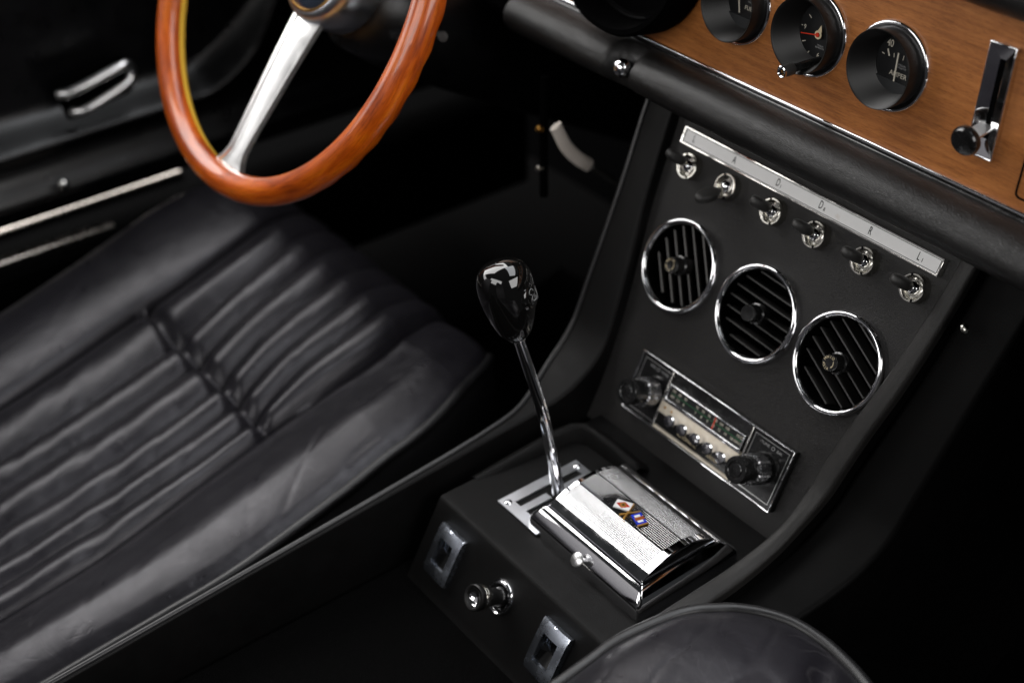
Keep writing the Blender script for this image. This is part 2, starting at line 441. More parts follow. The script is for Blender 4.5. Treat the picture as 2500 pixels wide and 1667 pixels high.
# profile of the padded edges in the y-z plane
def profile():
    P = []
    th = R_(PT)
    for i in range(26):
        z = 0.665 - (0.665 - 0.43) * i / 25
        P.append((-0.02 + (z - 0.437) * math.tan(th) - 0.004 / math.cos(th), z))
    a = Vector(P[-1]); b_ = Vector((-0.135, 0.381)); cp = Vector((-0.056, 0.386))
    for i in range(1, 21):
        t = i / 20; P.append(tuple((1 - t) ** 2 * a + 2 * t * (1 - t) * cp + t * t * b_))
    for i in range(1, 31):
        y = -0.135 - 0.8 * i / 30; P.append((y, 0.381 - 0.08 * (-0.135 - y)))
    return P
PROF = profile()
def band(name, xin, xout, din, dout, mat, label=None, roundr=0.0035, off=0.0):
    mb = MB(CT); rows = []
    for i, (y, z) in enumerate(PROF):
        p = Vector((y, z)); t = (Vector(PROF[min(i + 1, len(PROF) - 1)]) - Vector(PROF[max(i - 1, 0)])).normalized()
        into = Vector((-t.y, t.x)); 
        if into.y > 0: into = -into
        p = p + into * off
        xi = lerp_tab(xin, y); xo = lerp_tab(xout, y); sg = 1 if xo > xi else -1
        w = abs(xo - xi); rr = min(roundr, w * 0.45)
        row = []
        def pt(xx, d): q = p + into * d; row.append((xx, q.x, q.y))
        pt(xi, din)
        for k in range(6):
            a = math.pi / 2 * k / 5; pt(xi + sg * rr * (1 - math.cos(a)), rr * (1 - math.sin(a)))
        for k in range(1, 4): pt(xi + sg * (rr + (w - 2 * rr) * k / 4), -0.0008 * math.sin(math.pi * k / 4))
        for k in range(6):
            a = math.pi / 2 * (1 - k / 5); pt(xo - sg * rr * (1 - math.cos(a)), rr * (1 - math.sin(a)))
        pt(xo, dout * 0.5); pt(xo, dout)
        rows.append(row)
    n = len(rows[0]); vs = [p for r in rows for p in r]
    fs = [(i * n + j, i * n + j + 1, (i + 1) * n + j + 1, (i + 1) * n + j) for i in range(len(rows) - 1) for j in range(n - 1)]
    mb.add(vs, fs)
    return mb.build(name, mat, con, smooth=50)
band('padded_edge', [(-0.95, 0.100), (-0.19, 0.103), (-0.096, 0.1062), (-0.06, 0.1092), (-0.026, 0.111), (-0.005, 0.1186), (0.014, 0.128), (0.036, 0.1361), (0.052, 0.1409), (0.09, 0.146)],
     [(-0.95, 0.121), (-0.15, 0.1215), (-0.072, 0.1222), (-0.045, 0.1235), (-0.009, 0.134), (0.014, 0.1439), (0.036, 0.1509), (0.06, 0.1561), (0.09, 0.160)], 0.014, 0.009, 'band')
RO_ = [(-0.95, 0.121), (-0.15, 0.1215), (-0.072, 0.1222), (-0.045, 0.1235), (-0.009, 0.134), (0.014, 0.1439), (0.036, 0.1509), (0.06, 0.1561), (0.09, 0.160)]
band('side_panel', [(y, x - 0.004) for y, x in RO_], [(y, x - 0.0008) for y, x in RO_], 0.004, 0.16, 'flange', off=0.0065, roundr=0.001)
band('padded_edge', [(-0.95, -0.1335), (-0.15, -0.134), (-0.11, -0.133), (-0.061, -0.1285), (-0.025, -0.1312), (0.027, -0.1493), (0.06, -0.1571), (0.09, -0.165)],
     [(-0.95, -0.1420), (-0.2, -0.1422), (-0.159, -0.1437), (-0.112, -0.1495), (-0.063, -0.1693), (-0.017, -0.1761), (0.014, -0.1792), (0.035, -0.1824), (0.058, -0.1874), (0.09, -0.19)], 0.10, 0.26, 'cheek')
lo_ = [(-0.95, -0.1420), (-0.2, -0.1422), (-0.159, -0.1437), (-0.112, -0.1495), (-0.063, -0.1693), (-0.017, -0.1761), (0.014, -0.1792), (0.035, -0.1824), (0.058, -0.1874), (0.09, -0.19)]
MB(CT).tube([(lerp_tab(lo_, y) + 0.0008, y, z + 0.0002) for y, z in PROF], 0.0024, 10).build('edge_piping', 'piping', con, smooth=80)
# second, lower flange on the passenger side
band('side_flange', [(-0.95, 0.118), (-0.04, 0.124), (0.014, 0.142), (0.06, 0.154), (0.09, 0.158)],
     [(-0.95, 0.150), (-0.10, 0.165), (-0.04, 0.178), (0.014, 0.189), (0.06, 0.199), (0.09, 0.204)], 0.02, 0.35, 'flange', off=0.020, roundr=0.005)
# lower box: flat top, sloping rear face
def boxprof():
    y0, z0 = -0.220, 0.365
    t = R_(30); L_ = 0.078
    y1, z1 = y0 - L_ * math.sin(t), z0 - L_ * math.cos(t)
    P = [(0.05, z0), (-0.03, z0), (-0.06, z0)]
    r = 0.006
    for i in range(9):
        P.append((-0.07 - (0.15 - r) * i / 8, z0))
    for i in range(1, 7):
        a = i / 6 * R_(60)
        P.append((y0 + r * 0.58 - r * math.sin(a) - 0.0008, z0 - r * (1 - math.cos(a))))
    ya, za = P[-1]
    for i in range(1, 13): P.append((ya + (y1 - ya) * i / 12, za + (z1 - za) * i / 12))
    for i in range(1, 5): P.append((y1 - 0.01 * i / 4 , z1 - 0.006 * (i / 4) ** 0.6))
    P.append((y1 - 0.012, 0.1))
    return P
BP = boxprof()
mb = MB(CT)
def bxf(a, c):
    k = c * (len(BP) - 1); i = min(int(k + 1e-6), len(BP) - 2); f = k - i
    y = BP[i][0] * (1 - f) + BP[i + 1][0] * f; z = BP[i][1] * (1 - f) + BP[i + 1][1] * f
    return (-0.114 + 0.221 * a, y, z + 0.0005 * noise.noise((a * 5, y * 30, z * 30)))
mb.grid(bxf, 30, len(BP) - 1)
mb.add([(-0.114, y, z) for y, z in BP], [tuple(range(len(BP)))])
mb.build('lower_box', 'box', con, smooth=45)
# raised rim round the gear gate
lip = [(-0.1125, -0.186, 0.366), (-0.1105, -0.16, 0.370), (-0.1085, -0.13, 0.3745), (-0.1065, -0.10, 0.3785), (-0.104, -0.088, 0.380), (-0.098, -0.081, 0.381), (-0.088, -0.079, 0.381), (-0.06, -0.0785, 0.380), (-0.034, -0.078, 0.378), (-0.030, -0.0782, 0.374)]
mb = MB(CT)
rows = []
for i, p in enumerate(lip):
    p = Vector(p); t = Vector(lip[min(i + 1, len(lip) - 1)]) - Vector(lip[max(i - 1, 0)]); t.z = 0; t.normalize()
    inn = Vector((t.y, -t.x, 0))
    rows.append([tuple(p + inn * 0.006 + Vector((0, 0, 0.36 - p.z))), tuple(p + inn * 0.0035 + Vector((0, 0, -0.003))), tuple(p + inn * 0.0015), tuple(p - inn * 0.001 + Vector((0, 0, 0.0004))), tuple(p - inn * 0.004 + Vector((0, 0, -0.001))), tuple(p - inn * 0.010 + Vector((0, 0, -0.006))), tuple(p - inn * 0.022 + Vector((0, 0, -0.02)))])
n = 7
mb.add([q for r in rows for q in r], [(i * n + j, i * n + j + 1, (i + 1) * n + j + 1, (i + 1) * n + j) for i in range(len(rows) - 1) for j in range(n - 1)])
mb.build('gate_rim', 'box', con, smooth=60)
# screw on the side
scr = MB(CT).lathe([(0, 0.0022), (0.0028, 0.0018), (0.0042, 0.0006), (0.0045, -0.001)], 24, Tx(0.170, 0.043, 0.573) @ RY(60) @ RZ(20))
so = scr.build('side_screw', 'nickel', con)

# ------------------------------------------------------------------ dashboard
dash = thing('dashboard', (0, 0.1, 0.60), 'dashboard with brown wood fascia above a black padded lower roll', 'dashboard')
DT = Matrix.Translation((0, -0.1, -0.60))
W = WF(0, 0.75)
def wpan(a, c):
    return (-0.62 + 1.35 * a, -0.080 + 0.125 * c, 0)
GX = [-0.0845, -0.0102, 0.0631]; GY = (0.7302 - 0.75) / math.cos(R_(WT))
mb = MB(DT)
def flat(xa, xb, ya, yb, nx, ny): mb.grid(lambda a, c: (xa + (xb - xa) * a, ya + (yb - ya) * c, 0), nx, ny, W)
hq = 0.036
flat(-0.62, GX[0] - hq, -0.080, 0.045, 4, 2); flat(GX[2] + hq, 0.73, -0.080, 0.045, 4, 2)
flat(GX[0] - hq, GX[2] + hq, -0.080, GY - hq, 4, 1); flat(GX[0] - hq, GX[2] + hq, GY + hq, 0.045, 4, 1)
o_ = len(mb.f)
flat(GX[0] - hq, GX[2] + hq, GY - hq, GY + hq, 260, 86)
WI = (DT @ W).inverted()
def keepw(f):
    c = sum((Vector(mb.v[i]) for i in f), Vector()) / len(f); c = WI @ c
    return all((c.x - a) ** 2 + (c.y - GY) ** 2 > 0.0303 ** 2 for a in GX)
mb.f = mb.f[:o_] + [f for f in mb.f[o_:] if keepw(f)]
mb.build('wood_fascia', 'wood', dash)
zt = -0.0785
# chrome trim: bright lip, dark gutter, second black lip
MB(DT).tube([(-0.62, zt, 0.0012), (0.73, zt, 0.0012)], 0.0017, 12, W).build('chrome_trim', 'chrome', dash, smooth=60)
MB(DT).tube([(-0.62, zt - 0.0045, 0.0012), (0.73, zt - 0.0045, 0.0012)], 0.0026, 12, W, flat=(1, 1)).build('black_trim', 'plastic', dash, smooth=60)
# padded roll with a scooped notch
XN = -0.176
def roll_pt(x, a):
    ry, rz = 0.0235, 0.0178
    d = (x - XN) / 0.017
    dip = math.exp(-d ** 4) * 0.72
    dip2 = math.exp(-((x - XN) / 0.034) ** 2) * 0.14
    fa = max(0.0, math.cos(a - R_(158))) ** 0.8
    k = 1 - (0.62 * math.exp(-((x - XN) / 0.0125) ** 4) + dip2) * fa + 0.010 * noise.noise((x * 22, a * 0.8, 5)) + 0.004 * noise.noise((x * 70, a * 3, 9))
    cy, cz = 0.034, 0.6535
    # pull the notch back towards the dash
    return (x, cy + ry * k * math.cos(a), cz + rz * k * math.sin(a))
def rollf(u, c):
    x = -0.335 + 0.335 * u * 2 if False else -0.335 + 1.05 * u
    a = R_(35) + R_(300) * c
    e = min(1, max(0.0, (x + 0.335) / 0.012)); e = math.sqrt(e * (2 - e)) if e < 1 else 1
    p = roll_pt(x, a)
    return (x, 0.034 + (p[1] - 0.034) * (0.15 + 0.85 * e), 0.6535 + (p[2] - 0.6535) * (0.15 + 0.85 * e))
MB(DT).grid(rollf, 520, 48).build('padded_roll', 'roll', dash, smooth=70)
# underside and top pad
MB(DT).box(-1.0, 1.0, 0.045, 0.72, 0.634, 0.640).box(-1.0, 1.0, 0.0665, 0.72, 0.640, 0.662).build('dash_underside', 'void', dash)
def pad(u, c):
    a = R_(60) + R_(240) * c
    return (-1.0 + 2.0 * u, 0.062 + 0.030 * math.cos(a), 0.8165 + 0.0215 * math.sin(a))
MB(DT).grid(pad, 60, 24).box(-1.0, 1.0, 0.07, 0.60, 0.800, 0.835).build('top_pad', 'roll', dash, smooth=60)
# glovebox lid edge at the far right
gb = MB(DT).frame(rrect(0.1800, 0.42, -0.070, 0.020, 0.004), rrect(0.1812, 0.4188, -0.0688, 0.0188, 0.003), 0.0, 0.0007, W)
gb.build('glovebox_gap', 'ink', dash)

# ------------------------------------------------------------------ notch knob in the roll
k = thing('dash_knob', (XN - 0.001, 0.026, 0.6525), 'small round chrome knob set in a notch of the padded roll', 'knob')
kt = RX(62)
MB().lathe([(0, 0.0125), (0.003, 0.0122), (0.0062, 0.0100), (0.0078, 0.0068), (0.0080, 0.004), (0.0062, 0.0008), (0.0045, -0.002)], 32, kt).build('knob_cap', 'chrome', k)
MB().lathe([(0.0042, 0.0), (0.0042, -0.016), (0.0085, -0.0165), (0.0085, -0.019)], 28, kt).build('stem', 'chrome_worn', k)

# ------------------------------------------------------------------ gauges
def lines(T, segs, th, ww):
    mb = MB()
    for (x0, y0), (x1, y1) in segs:
        d = Vector((x1 - x0, y1 - y0)); l = d.length; a = math.atan2(d.y, d.x)
        mb.box(0, l, -ww / 2, ww / 2, 0, th, T @ Tx(x0, y0, 0) @ Matrix.Rotation(a, 4, 'Z'))
    return mb
def gauge(x, label, name, yaw=-2):
    g = thing(name, WF(x, 0.7302), label, 'gauge', 'round gauges in the wood fascia')
    MB().lathe([(0.0322, -0.001), (0.0322, 0.0012), (0.0314, 0.0030), (0.0302, 0.0034), (0.0290, 0.0026), (0.0280, 0.0012), (0.0268, 0.0010), (0.0266, -0.001)], 72).build('chrome_ring', 'chrome', g, smooth=60)
    # hood: base circle flush in the ring, slanted rim turned towards the driver
    n = 72; vs = []; K = []
    tilt = Matrix.Translation((-0.0008, -0.0004, 0.0145)) @ Matrix.Rotation(R_(yaw), 4, 'Y') 
    prof_out = [(0.0286, None, 0.0), (0.0284, None, 0.003), (0.0276, 1, 0.0), (0.0272, 1, 0.0006), (0.0266, 1, 0.0)]
    inner = [(0.0266 - 0.0050 * q / 26 - 0.0006 * (q % 2), None if q == 26 else 1 - q / 26) for q in range(1, 27)]
    for i in range(n):
        a = 2 * math.pi * i / n; ca, sa = math.cos(a), math.sin(a); row = []
        row.append(Vector((0.0267 * ca, 0.0267 * sa, 0.0))); row.append(Vector((0.0268 * ca, 0.0268 * sa, 0.003)))
        for r, dz in ((0.0279, -0.0012), (0.0279, 0.0002), (0.0276, 0.0006), (0.0272, 0.0)):
            row.append(tilt @ Vector((r * ca, r * sa, dz)))
        top = tilt @ Vector((0.0272 * ca, 0.0272 * sa, 0.0)); bot = Vector((0.0208 * ca, 0.0208 * sa, -0.0085))
        for q in range(1, 33):
            f = q / 32; p = top.lerp(bot, f)
            rad = Vector((ca, sa, 0)); p -= rad * (0.0009 if q % 2 else 0.0)
            row.append(p)
        vs.append(row)
    m_ = len(vs[0]); fl = [p for r in vs for p in r]
    fs = [(i * m_ + j, ((i + 1) % n) * m_ + j, ((i + 1) % n) * m_ + j + 1, i * m_ + j + 1) for i in range(n) for j in range(m_ - 1)]
    MB().add(fl, fs).build('hood', 'hood', g, smooth=28)
    MB().lathe([(0, -0.0085), (0.0211, -0.0085), (0.0211, -0.0105), (0, -0.0105)], 60).build('dial', 'dial', g)
    return g
ZD = -0.0084
def D(x, z, w=0.0): return Tx(x - 0.0014, (z - 0.7302) / math.cos(R_(WT)), ZD + w)
def rel(cx, pts): cx = cx + 0.0014; return [((a[0] - cx, a[1] - 0.7302), (b_[0] - cx, b_[1] - 0.7302)) for a, b_ in pts]
# amperes gauge
gx = 0.0631
g = gauge(gx, 'rightmost hooded gauge, marked 40 and AMPER, with pale needle', 'gauge')
join_text([('40', 0.0072, D(0.0533 - gx, 0.7417), 0.8), ('AMPER', 0.0050, D(0.0652 - gx, 0.7224), 1.0)], 'print', g)
join_text([('VEGLIA', 0.0019, D(0.0665 - gx, 0.7297), 1.1), ('BORLETTI', 0.0019, D(0.0662 - gx, 0.7278), 1.1)], 'printdim', g)
lines(Tx(0, 0, ZD), rel(gx, [((0.0522, 0.7374), (0.0547, 0.7329))]), 0.0001, 0.0012).build('scale_mark', 'print', g)
lines(Tx(0, 0, ZD), rel(gx, [((0.0581, 0.7361), (0.0587, 0.733)), ((0.0480, 0.7336), (0.0503, 0.7331)), ((0.0667, 0.7370), (0.0665, 0.7335))]), 0.0001, 0.0005).build('scale_mark', 'print', g)
lines(Tx(0, 0, ZD + 0.003), rel(gx, [((0.0640, 0.7386), (0.0651, 0.7183))]), 0.0004, 0.0011).build('needle', 'print', g)
poly = [(-0.0205, -0.0122)] + [(0.0208 * math.cos(R_(a)), 0.0208 * math.sin(R_(a))) for a in range(216, 325, 6)] + [(0.0168, -0.0122)]
MB().prism(poly, ZD, ZD + 0.002).build('needle_cover', 'dialplate', g)
# clock
cx = -0.0102
g = gauge(cx, 'middle hooded gauge, the clock with red hand and setting stem', 'gauge')
join_text([('9', 0.0050, D(-0.0240 - cx, 0.7290), 0.9), ('6', 0.0050, D(-0.0072 - cx, 0.7126), 0.9), ('12', 0.0050, D(-0.0105 - cx, 0.7462), 0.9), ('3', 0.0050, D(0.0045 - cx, 0.7302), 0.9)], 'print', g)
join_text([('VEGLIA', 0.0017, D(-0.0068 - cx, 0.7199), 1.1), ('BORLETTI', 0.0017, D(-0.0070 - cx, 0.7182), 1.1)], 'printdim', g)
lines(Tx(0, 0, ZD), rel(cx, [((-0.0242, 0.7181), (-0.0211, 0.7195)), ((-0.0178, 0.7100), (-0.0160, 0.7130)), ((-0.0222, 0.7390), (-0.0195, 0.7370)), ((-0.0275, 0.7297), (-0.0262, 0.7295))]), 0.0001, 0.0006).build('scale_mark', 'print', g)
lines(Tx(0, 0, ZD + 0.003), [((0.0, -0.0022), (-0.0155, -0.0052))], 0.0004, 0.0008).build('needle', 'red', g)
MB().lathe([(0, ZD + 0.0036), (0.0016, ZD + 0.0036), (0.0018, ZD + 0.003)], 20, Tx(0, -0.0022, 0)).build('needle_hub', 'red', g)
hh = MB(); hh.lathe([(0.0017, ZD + 0.0022), (0.0032, ZD + 0.0022), (0.0032, ZD + 0.0026), (0.0017, ZD + 0.0026)], 24, Tx(0, -0.0022, 0), closed=True)
hh.prism([(-0.001, 0.0005), (0.003, 0.0003), (0.0016, 0.0055)], ZD + 0.0022, ZD + 0.0026)
hh.build('hour_hand', 'printgold', g)
SM = WF(cx, 0.7302).inverted() @ WF(-0.0045, 0.7105, -0.006)
sp = [(0, 0, 0), (-0.0012, -0.0015, 0.012), (-0.0024, -0.003, 0.026)]
st = MB(SM).tube(sp, 0.0032, 16).build('setting_stem', 'plastic', g)
ax = (Vector(sp[2]) - Vector(sp[1])).normalized(); TT = Matrix.Translation(sp[2]) @ ax.to_track_quat('Z', 'Y').to_matrix().to_4x4()
MB(SM).lathe([(0.0038, -0.001), (0.0044, 0.0), (0.0044, 0.0085), (0.0040, 0.0090), (0, 0.0090)], 28, TT, rfun=lambda a: 1 + 0.03 * math.cos(26 * a)).build('grip', 'rubber', st)
MB(SM).lathe([(0.0038, 0.0088), (0.0045, 0.0088), (0.0046, 0.0102), (0.0038, 0.0107), (0.0030, 0.0098), (0.0018, 0.0096)], 28, TT).build('tip_ring', 'chrome', st)
MB(SM).lathe([(0, 0.0096), (0.0012, 0.0096), (0.0012, 0.0092)], 16, TT).build('tip_pin', 'gold', st)
# fuel gauge
fx = -0.0845
g = gauge(fx, 'leftmost of the three hooded gauges, the fuel gauge cut by the top edge', 'gauge')
join_text([('FUEL', 0.0046, D(-0.0805 - fx, 0.7250), 1.0)], 'print', g)
join_text([('VEGLIA', 0.0017, D(-0.0800 - fx, 0.7300), 1.1), ('BORLETTI', 0.0017, D(-0.0800 - fx, 0.7322), 1.1)], 'printdim', g)
lines(Tx(0, 0, ZD + 0.003), rel(fx, [((-0.0925, 0.7420), (-0.0872, 0.7205))]), 0.0004, 0.0011).build('needle', 'print', g)
MB().prism(poly, ZD, ZD + 0.002).build('needle_cover', 'dialplate', g)
# big instrument pod (only its lower edge is seen)
pod = thing('instrument_pod', WF(-0.198, 0.752), 'large black instrument pod at the top edge above the padded roll', 'instrument')
MB().lathe([(0.076, -0.001), (0.0785, 0.004), (0.0775, 0.030), (0.075, 0.034), (0.071, 0.034), (0.068, 0.010), (0.060, 0.002), (0, 0.002)], 72).build('pod_shell', 'void', pod)
MB().lathe([(0.0668, 0.0075), (0.0655, 0.0105), (0.0635, 0.0105), (0.0625, 0.0075)], 72).build('chrome_ring', 'chrome', pod)

# ------------------------------------------------------------------ slide lever on the fascia
s = thing('slide_lever', WF(0.1474, 0.7352) @ RZ(2.0), 'chrome slotted slide control with black knob on the wood fascia', 'control')
o4 = lambda hx, hy: [(-hx, -hy), (hx, -hy), (hx, hy), (-hx, hy)]
mb = MB(); mb.frame(o4(0.0104, 0.0386), o4(0.0092, 0.0374), 0.0, 0.0042)
mb.build('bezel', 'chrome', s, bevel=0.0006)
# sloping dish walls
O = o4(0.0092, 0.0374); I = [(-0.0022, -0.026), (0.0022, -0.026), (0.0022, 0.028), (-0.0022, 0.028)]
vs = [(x, y, 0.0034) for x, y in O] + [(x, y, 0.0007) for x, y in I]
MB().add(vs, [(i, (i + 1) % 4, 4 + (i + 1) % 4, 4 + i) for i in range(4)]).build('dish', 'chrome', s, smooth=0)
MB().box(-0.0030, 0.0030, -0.027, 0.029, 0.0002, 0.0005).build('slot', 'void', s)
ar = MB()
ar.box(-0.0058, 0.0058, -0.0008, 0.0008, 0.0006, 0.020, Tx(0.0002, -0.0165, 0) @ RX(14))
ar.build('lever_arm', 'alu', s, bevel=0.0004)
kT = Tx(0.0, -0.0235, 0.0225) @ RX(16) 
MB().lathe([(0, 0.0042), (0.006, 0.0041), (0.0090, 0.0034), (0.0103, 0.0016), (0.0105, -0.001), (0.0100, -0.0030), (0.0080, -0.0042), (0, -0.0044)], 48, kT).build('lever_knob', 'plastic', s)

# ------------------------------------------------------------------ label plate with letters
pl = thing('label_plate', PF(-0.0066, 0.1782, -0.008), 'long white label plate lettered L A Di Dr R Li above the switches', 'plate')
hx, hy = 0.1357, 0.0072
MB().frame(o4(hx, hy), o4(hx - 0.0016, hy - 0.0013), 0.0, 0.0058).build('chrome_border', 'chrome_worn', pl, bevel=0.0004)
MB().box(-hx + 0.0016, hx - 0.0016, -hy + 0.0013, hy - 0.0013, 0.0, 0.0048).build('face', 'plate', pl)
MB().frame(o4(hx - 0.0022, hy - 0.0019), o4(hx - 0.0026, hy - 0.0023), 0.0048, 0.00495).build('border_line', 'ink', pl)
def pix(x): return x + 0.0066
def lab(T_, items):
    return join_text(items, 'ink', pl)
LT = lambda x, y: Tx(pix(x), y, 0.0049)
for grp in (lambda L: [[L[0]], [L[1]], L[2:4], L[4:6], [L[6]], L[7:]])([('L', 0.0088, LT(-0.1290, 0.0), 0.55), ('A', 0.0088, LT(-0.0815, 0.0), 0.55), ('D', 0.0088, LT(-0.0325, 0.0002), 0.55), ('I', 0.0040, LT(-0.0290, -0.0016), 0.7),
           ('D', 0.0092, LT(0.0130, 0.0002), 0.55), ('R', 0.0042, LT(0.0172, -0.0017), 0.7), ('R', 0.0092, LT(0.0625, 0.0), 0.55), ('L', 0.0092, LT(0.1085, 0.0), 0.55), ('I', 0.0046, LT(0.1122, -0.0014), 0.8)]): lab(None, grp)

# ------------------------------------------------------------------ toggle switches
def toggle():
    t = thing('toggle_switch', PF(-0.0263, 0.1563, -0.008), None, 'switch', 'toggle switches in a row under the label plate')
    rf = lambda a: 1.0
    mb = MB()
    mb.lathe([(0.0108, 0.0), (0.0108, 0.0075), (0.0105, 0.0084), (0.0094, 0.0084), (0.0089, 0.0074), (0.0076, 0.0035), (0.0060, 0.0026), (0.0, 0.0026)], 48)
    mb.build('bushing', 'nickel', t)
    sl = MB()
    for a in (25, 205): sl.box(-0.0008, 0.0008, 0.0086, 0.0110, 0.0060, 0.0087, RZ(a))
    sl.build('slot', 'ink', t)
    MB().lathe([(0.0001, 0.0108), (0.0024, 0.0103), (0.0046, 0.0085), (0.0059, 0.0056), (0.0061, 0.003), (0.006, 0.0)], 32).build('ball', 'chrome', t)
    return t
def lever_mesh(t, up, side=0, spin=0):
    A = RX(-up) @ RY(side) @ RZ(spin)
    TT = Tx(0, 0, 0.004) @ A
    mb = MB()
    mb.tube([(0, 0, 0.003), (0, 0, 0.0085)], [0.0021, 0.0019], 14, TT)
    l0 = mb.build('lever_neck', 'nickel', t)
    mb = MB()
    # flat paddle: a rounded disc whose thin direction is up the panel
    def pad_(a, c):
        th = 2 * math.pi * a; ph = math.pi * (c - 0.5)
        sgn = lambda v, e: math.copysign(abs(v) ** e, v)
        return (0.0074 * sgn(math.cos(ph), 0.55) * math.cos(th), 0.0046 * sgn(math.sin(ph), 0.75), 0.0205 + (0.0122 if math.sin(th) > 0 else 0.0115) * sgn(math.cos(ph), 0.55) * math.sin(th))
    mb.grid(pad_, 40, 18, TT)
    return mb.build('paddle', 'rubber', t, smooth=60)
tx = [-0.1232, -0.0780, -0.0263, 0.0195, 0.0685, 0.1157]
tl = ['leftmost toggle switch with tilted paddle, nearest the dark footwell', 'only toggle switch flicked down, second from the left',
      'third toggle switch from the left, just below the letters Di', 'fourth toggle switch from the left, just below the letters Dr',
      'fifth toggle switch from the left, just below the letter R', 'rightmost toggle switch, beside the padded edge below Li']
upa = [15, -30, 12, 11, 10, 9]; sda = [-3, -6, 0, -2, 0, -1]
base = toggle()
for i, x in enumerate(tx):
    t = base if i == 0 else copy_tree(base)
    t.matrix_world = PF(x, 0.1563, -0.008)
    t['label'] = tl[i]
    TOG = (t, upa[i], sda[i])
    if i == 0: togs = []
    togs.append(TOG)
for t, a, sd in togs: lever_mesh(t, a, sd, 0)

# ------------------------------------------------------------------ air vents
def vent(x, v, ang, label, knobtxt, kx=0.0, ky=0.0, bt=-4.0, bm_='bladedark'):
    g = thing('air_vent', PF(x, v, -0.008), label, 'vent', 'round air vents in the switch panel')
    MB().lathe([(0.0410, 0.0), (0.0412, 0.0035), (0.0404, 0.0068), (0.0388, 0.0084), (0.0370, 0.0080), (0.0356, 0.0062), (0.0352, 0.004)], 96).build('chrome_ring', 'chrome', g, smooth=60)
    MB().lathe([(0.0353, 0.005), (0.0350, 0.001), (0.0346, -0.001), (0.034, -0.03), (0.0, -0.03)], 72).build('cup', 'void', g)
    mb = MB()
    for q in range(-3, 4):
        d = (q + 0.0) * 0.0098
        h = math.sqrt(max(0.0, 0.0342 ** 2 - d ** 2))
        if h < 0.006: continue
        mb.box(-h, h, -0.0006, 0.0006, -0.0075, 0.0075, RZ(ang) @ Tx(0, d, -0.0085) @ RX(bt))
    mb.build('slats', bm_, g)
    kT = Tx(kx, ky, 0)
    MB().lathe([(0.0086, -0.004), (0.0086, 0.0050), (0.0074, 0.0058), (0.0068, 0.0150), (0.0062, 0.0160), (0, 0.0158)], 40, kT, rfun=lambda a: 1 + 0.012 * math.cos(20 * a)).build('vent_knob', 'plastic', g)
    if knobtxt:
        items = []
        r = 0.0047
        for i, ch in enumerate('MNIO'):
            a = 160 - i * 31
            items.append((ch, 0.0029, kT @ RZ(a - 90) @ Tx(0, r, 0.0161), 1.0))
        for i, ch in enumerate('ARIA'):
            a = 206 + i * 24
            items.append((ch, 0.0029, kT @ RZ(a + 90) @ Tx(0, -r, 0.0161), 1.0))
        join_text(items, 'printgold', g)
        mb = MB()
        pts = [(0.0040 * math.cos(R_(a)), 0.0040 * math.sin(R_(a)), 0.0162) for a in range(-40, 41, 8)]
        mb.tube(pts, [0.0002 + 0.0003 * (1 - i / (len(pts) - 1)) for i in range(len(pts))], 6, kT)
        mb.build('turn_mark', 'printgold', g)
    return g
vent(0.0838, 0.0777, -27.2, 'rightmost round air vent with diagonal slats and lettered knob', True, 0.0, 0.0)
vent(-0.0028, 0.0773, -3.4, 'middle round air vent with nearly level slats and plain knob', False, 0.0, 0.0)
vent(-0.0932, 0.0780, -54.5, 'leftmost round air vent with steep pale slats, beside the footwell', True, 0.0, 0.0, -28, 'blade')

# ------------------------------------------------------------------ radio
rd = thing('car_radio', PF(-0.0040, -0.0275, -0.008), 'black and chrome push button radio low on the console panel', 'radio')
X = lambda x: x + 0.0040
V = lambda z: (z - 0.437) / math.cos(R_(PT)) + 0.0275
hw0, hw1, hv = X(-0.0910), X(0.0848), 0.0275
MB().box(hw0 + 0.0004, hw1 - 0.0004, -hv + 0.0004, hv - 0.0004, 0.0, 0.0062).build('case', 'plastic', rd)
MB().frame([(hw0, -hv), (hw1, -hv), (hw1, hv), (hw0, hv)], [(hw0 + 0.0012, -hv + 0.0012), (hw1 - 0.0012, -hv + 0.0012), (hw1 - 0.0012, hv - 0.0012), (hw0 + 0.0012, hv - 0.0012)], 0.0058, 0.0080).build('chrome_surround', 'chrome', rd, bevel=0.0004)
# inner silver lines on the end panels
def fr(x0, x1, y0, y1, t, z0, z1): return MB().frame([(x0, y0), (x1, y0), (x1, y1), (x0, y1)], [(x0 + t, y0 + t), (x1 - t, y0 + t), (x1 - t, y1 - t), (x0 + t, y1 - t)], z0, z1)
for (a, c) in ((hw0 + 0.0042, X(-0.0540)), (X(0.0440), hw1 - 0.0042)):
    fr(a, c, -hv + 0.0046, hv - 0.0046, 0.0004, 0.0062, 0.0066).build('silver_line', 'alu', rd)
for xa, xb in ((-0.0530, -0.0515), (0.0405, 0.0422)): MB().box(X(xa), X(xb), -hv + 0.002, hv - 0.002, 0.006, 0.0085).build('divider', 'chrome_worn', rd, bevel=0.0004)
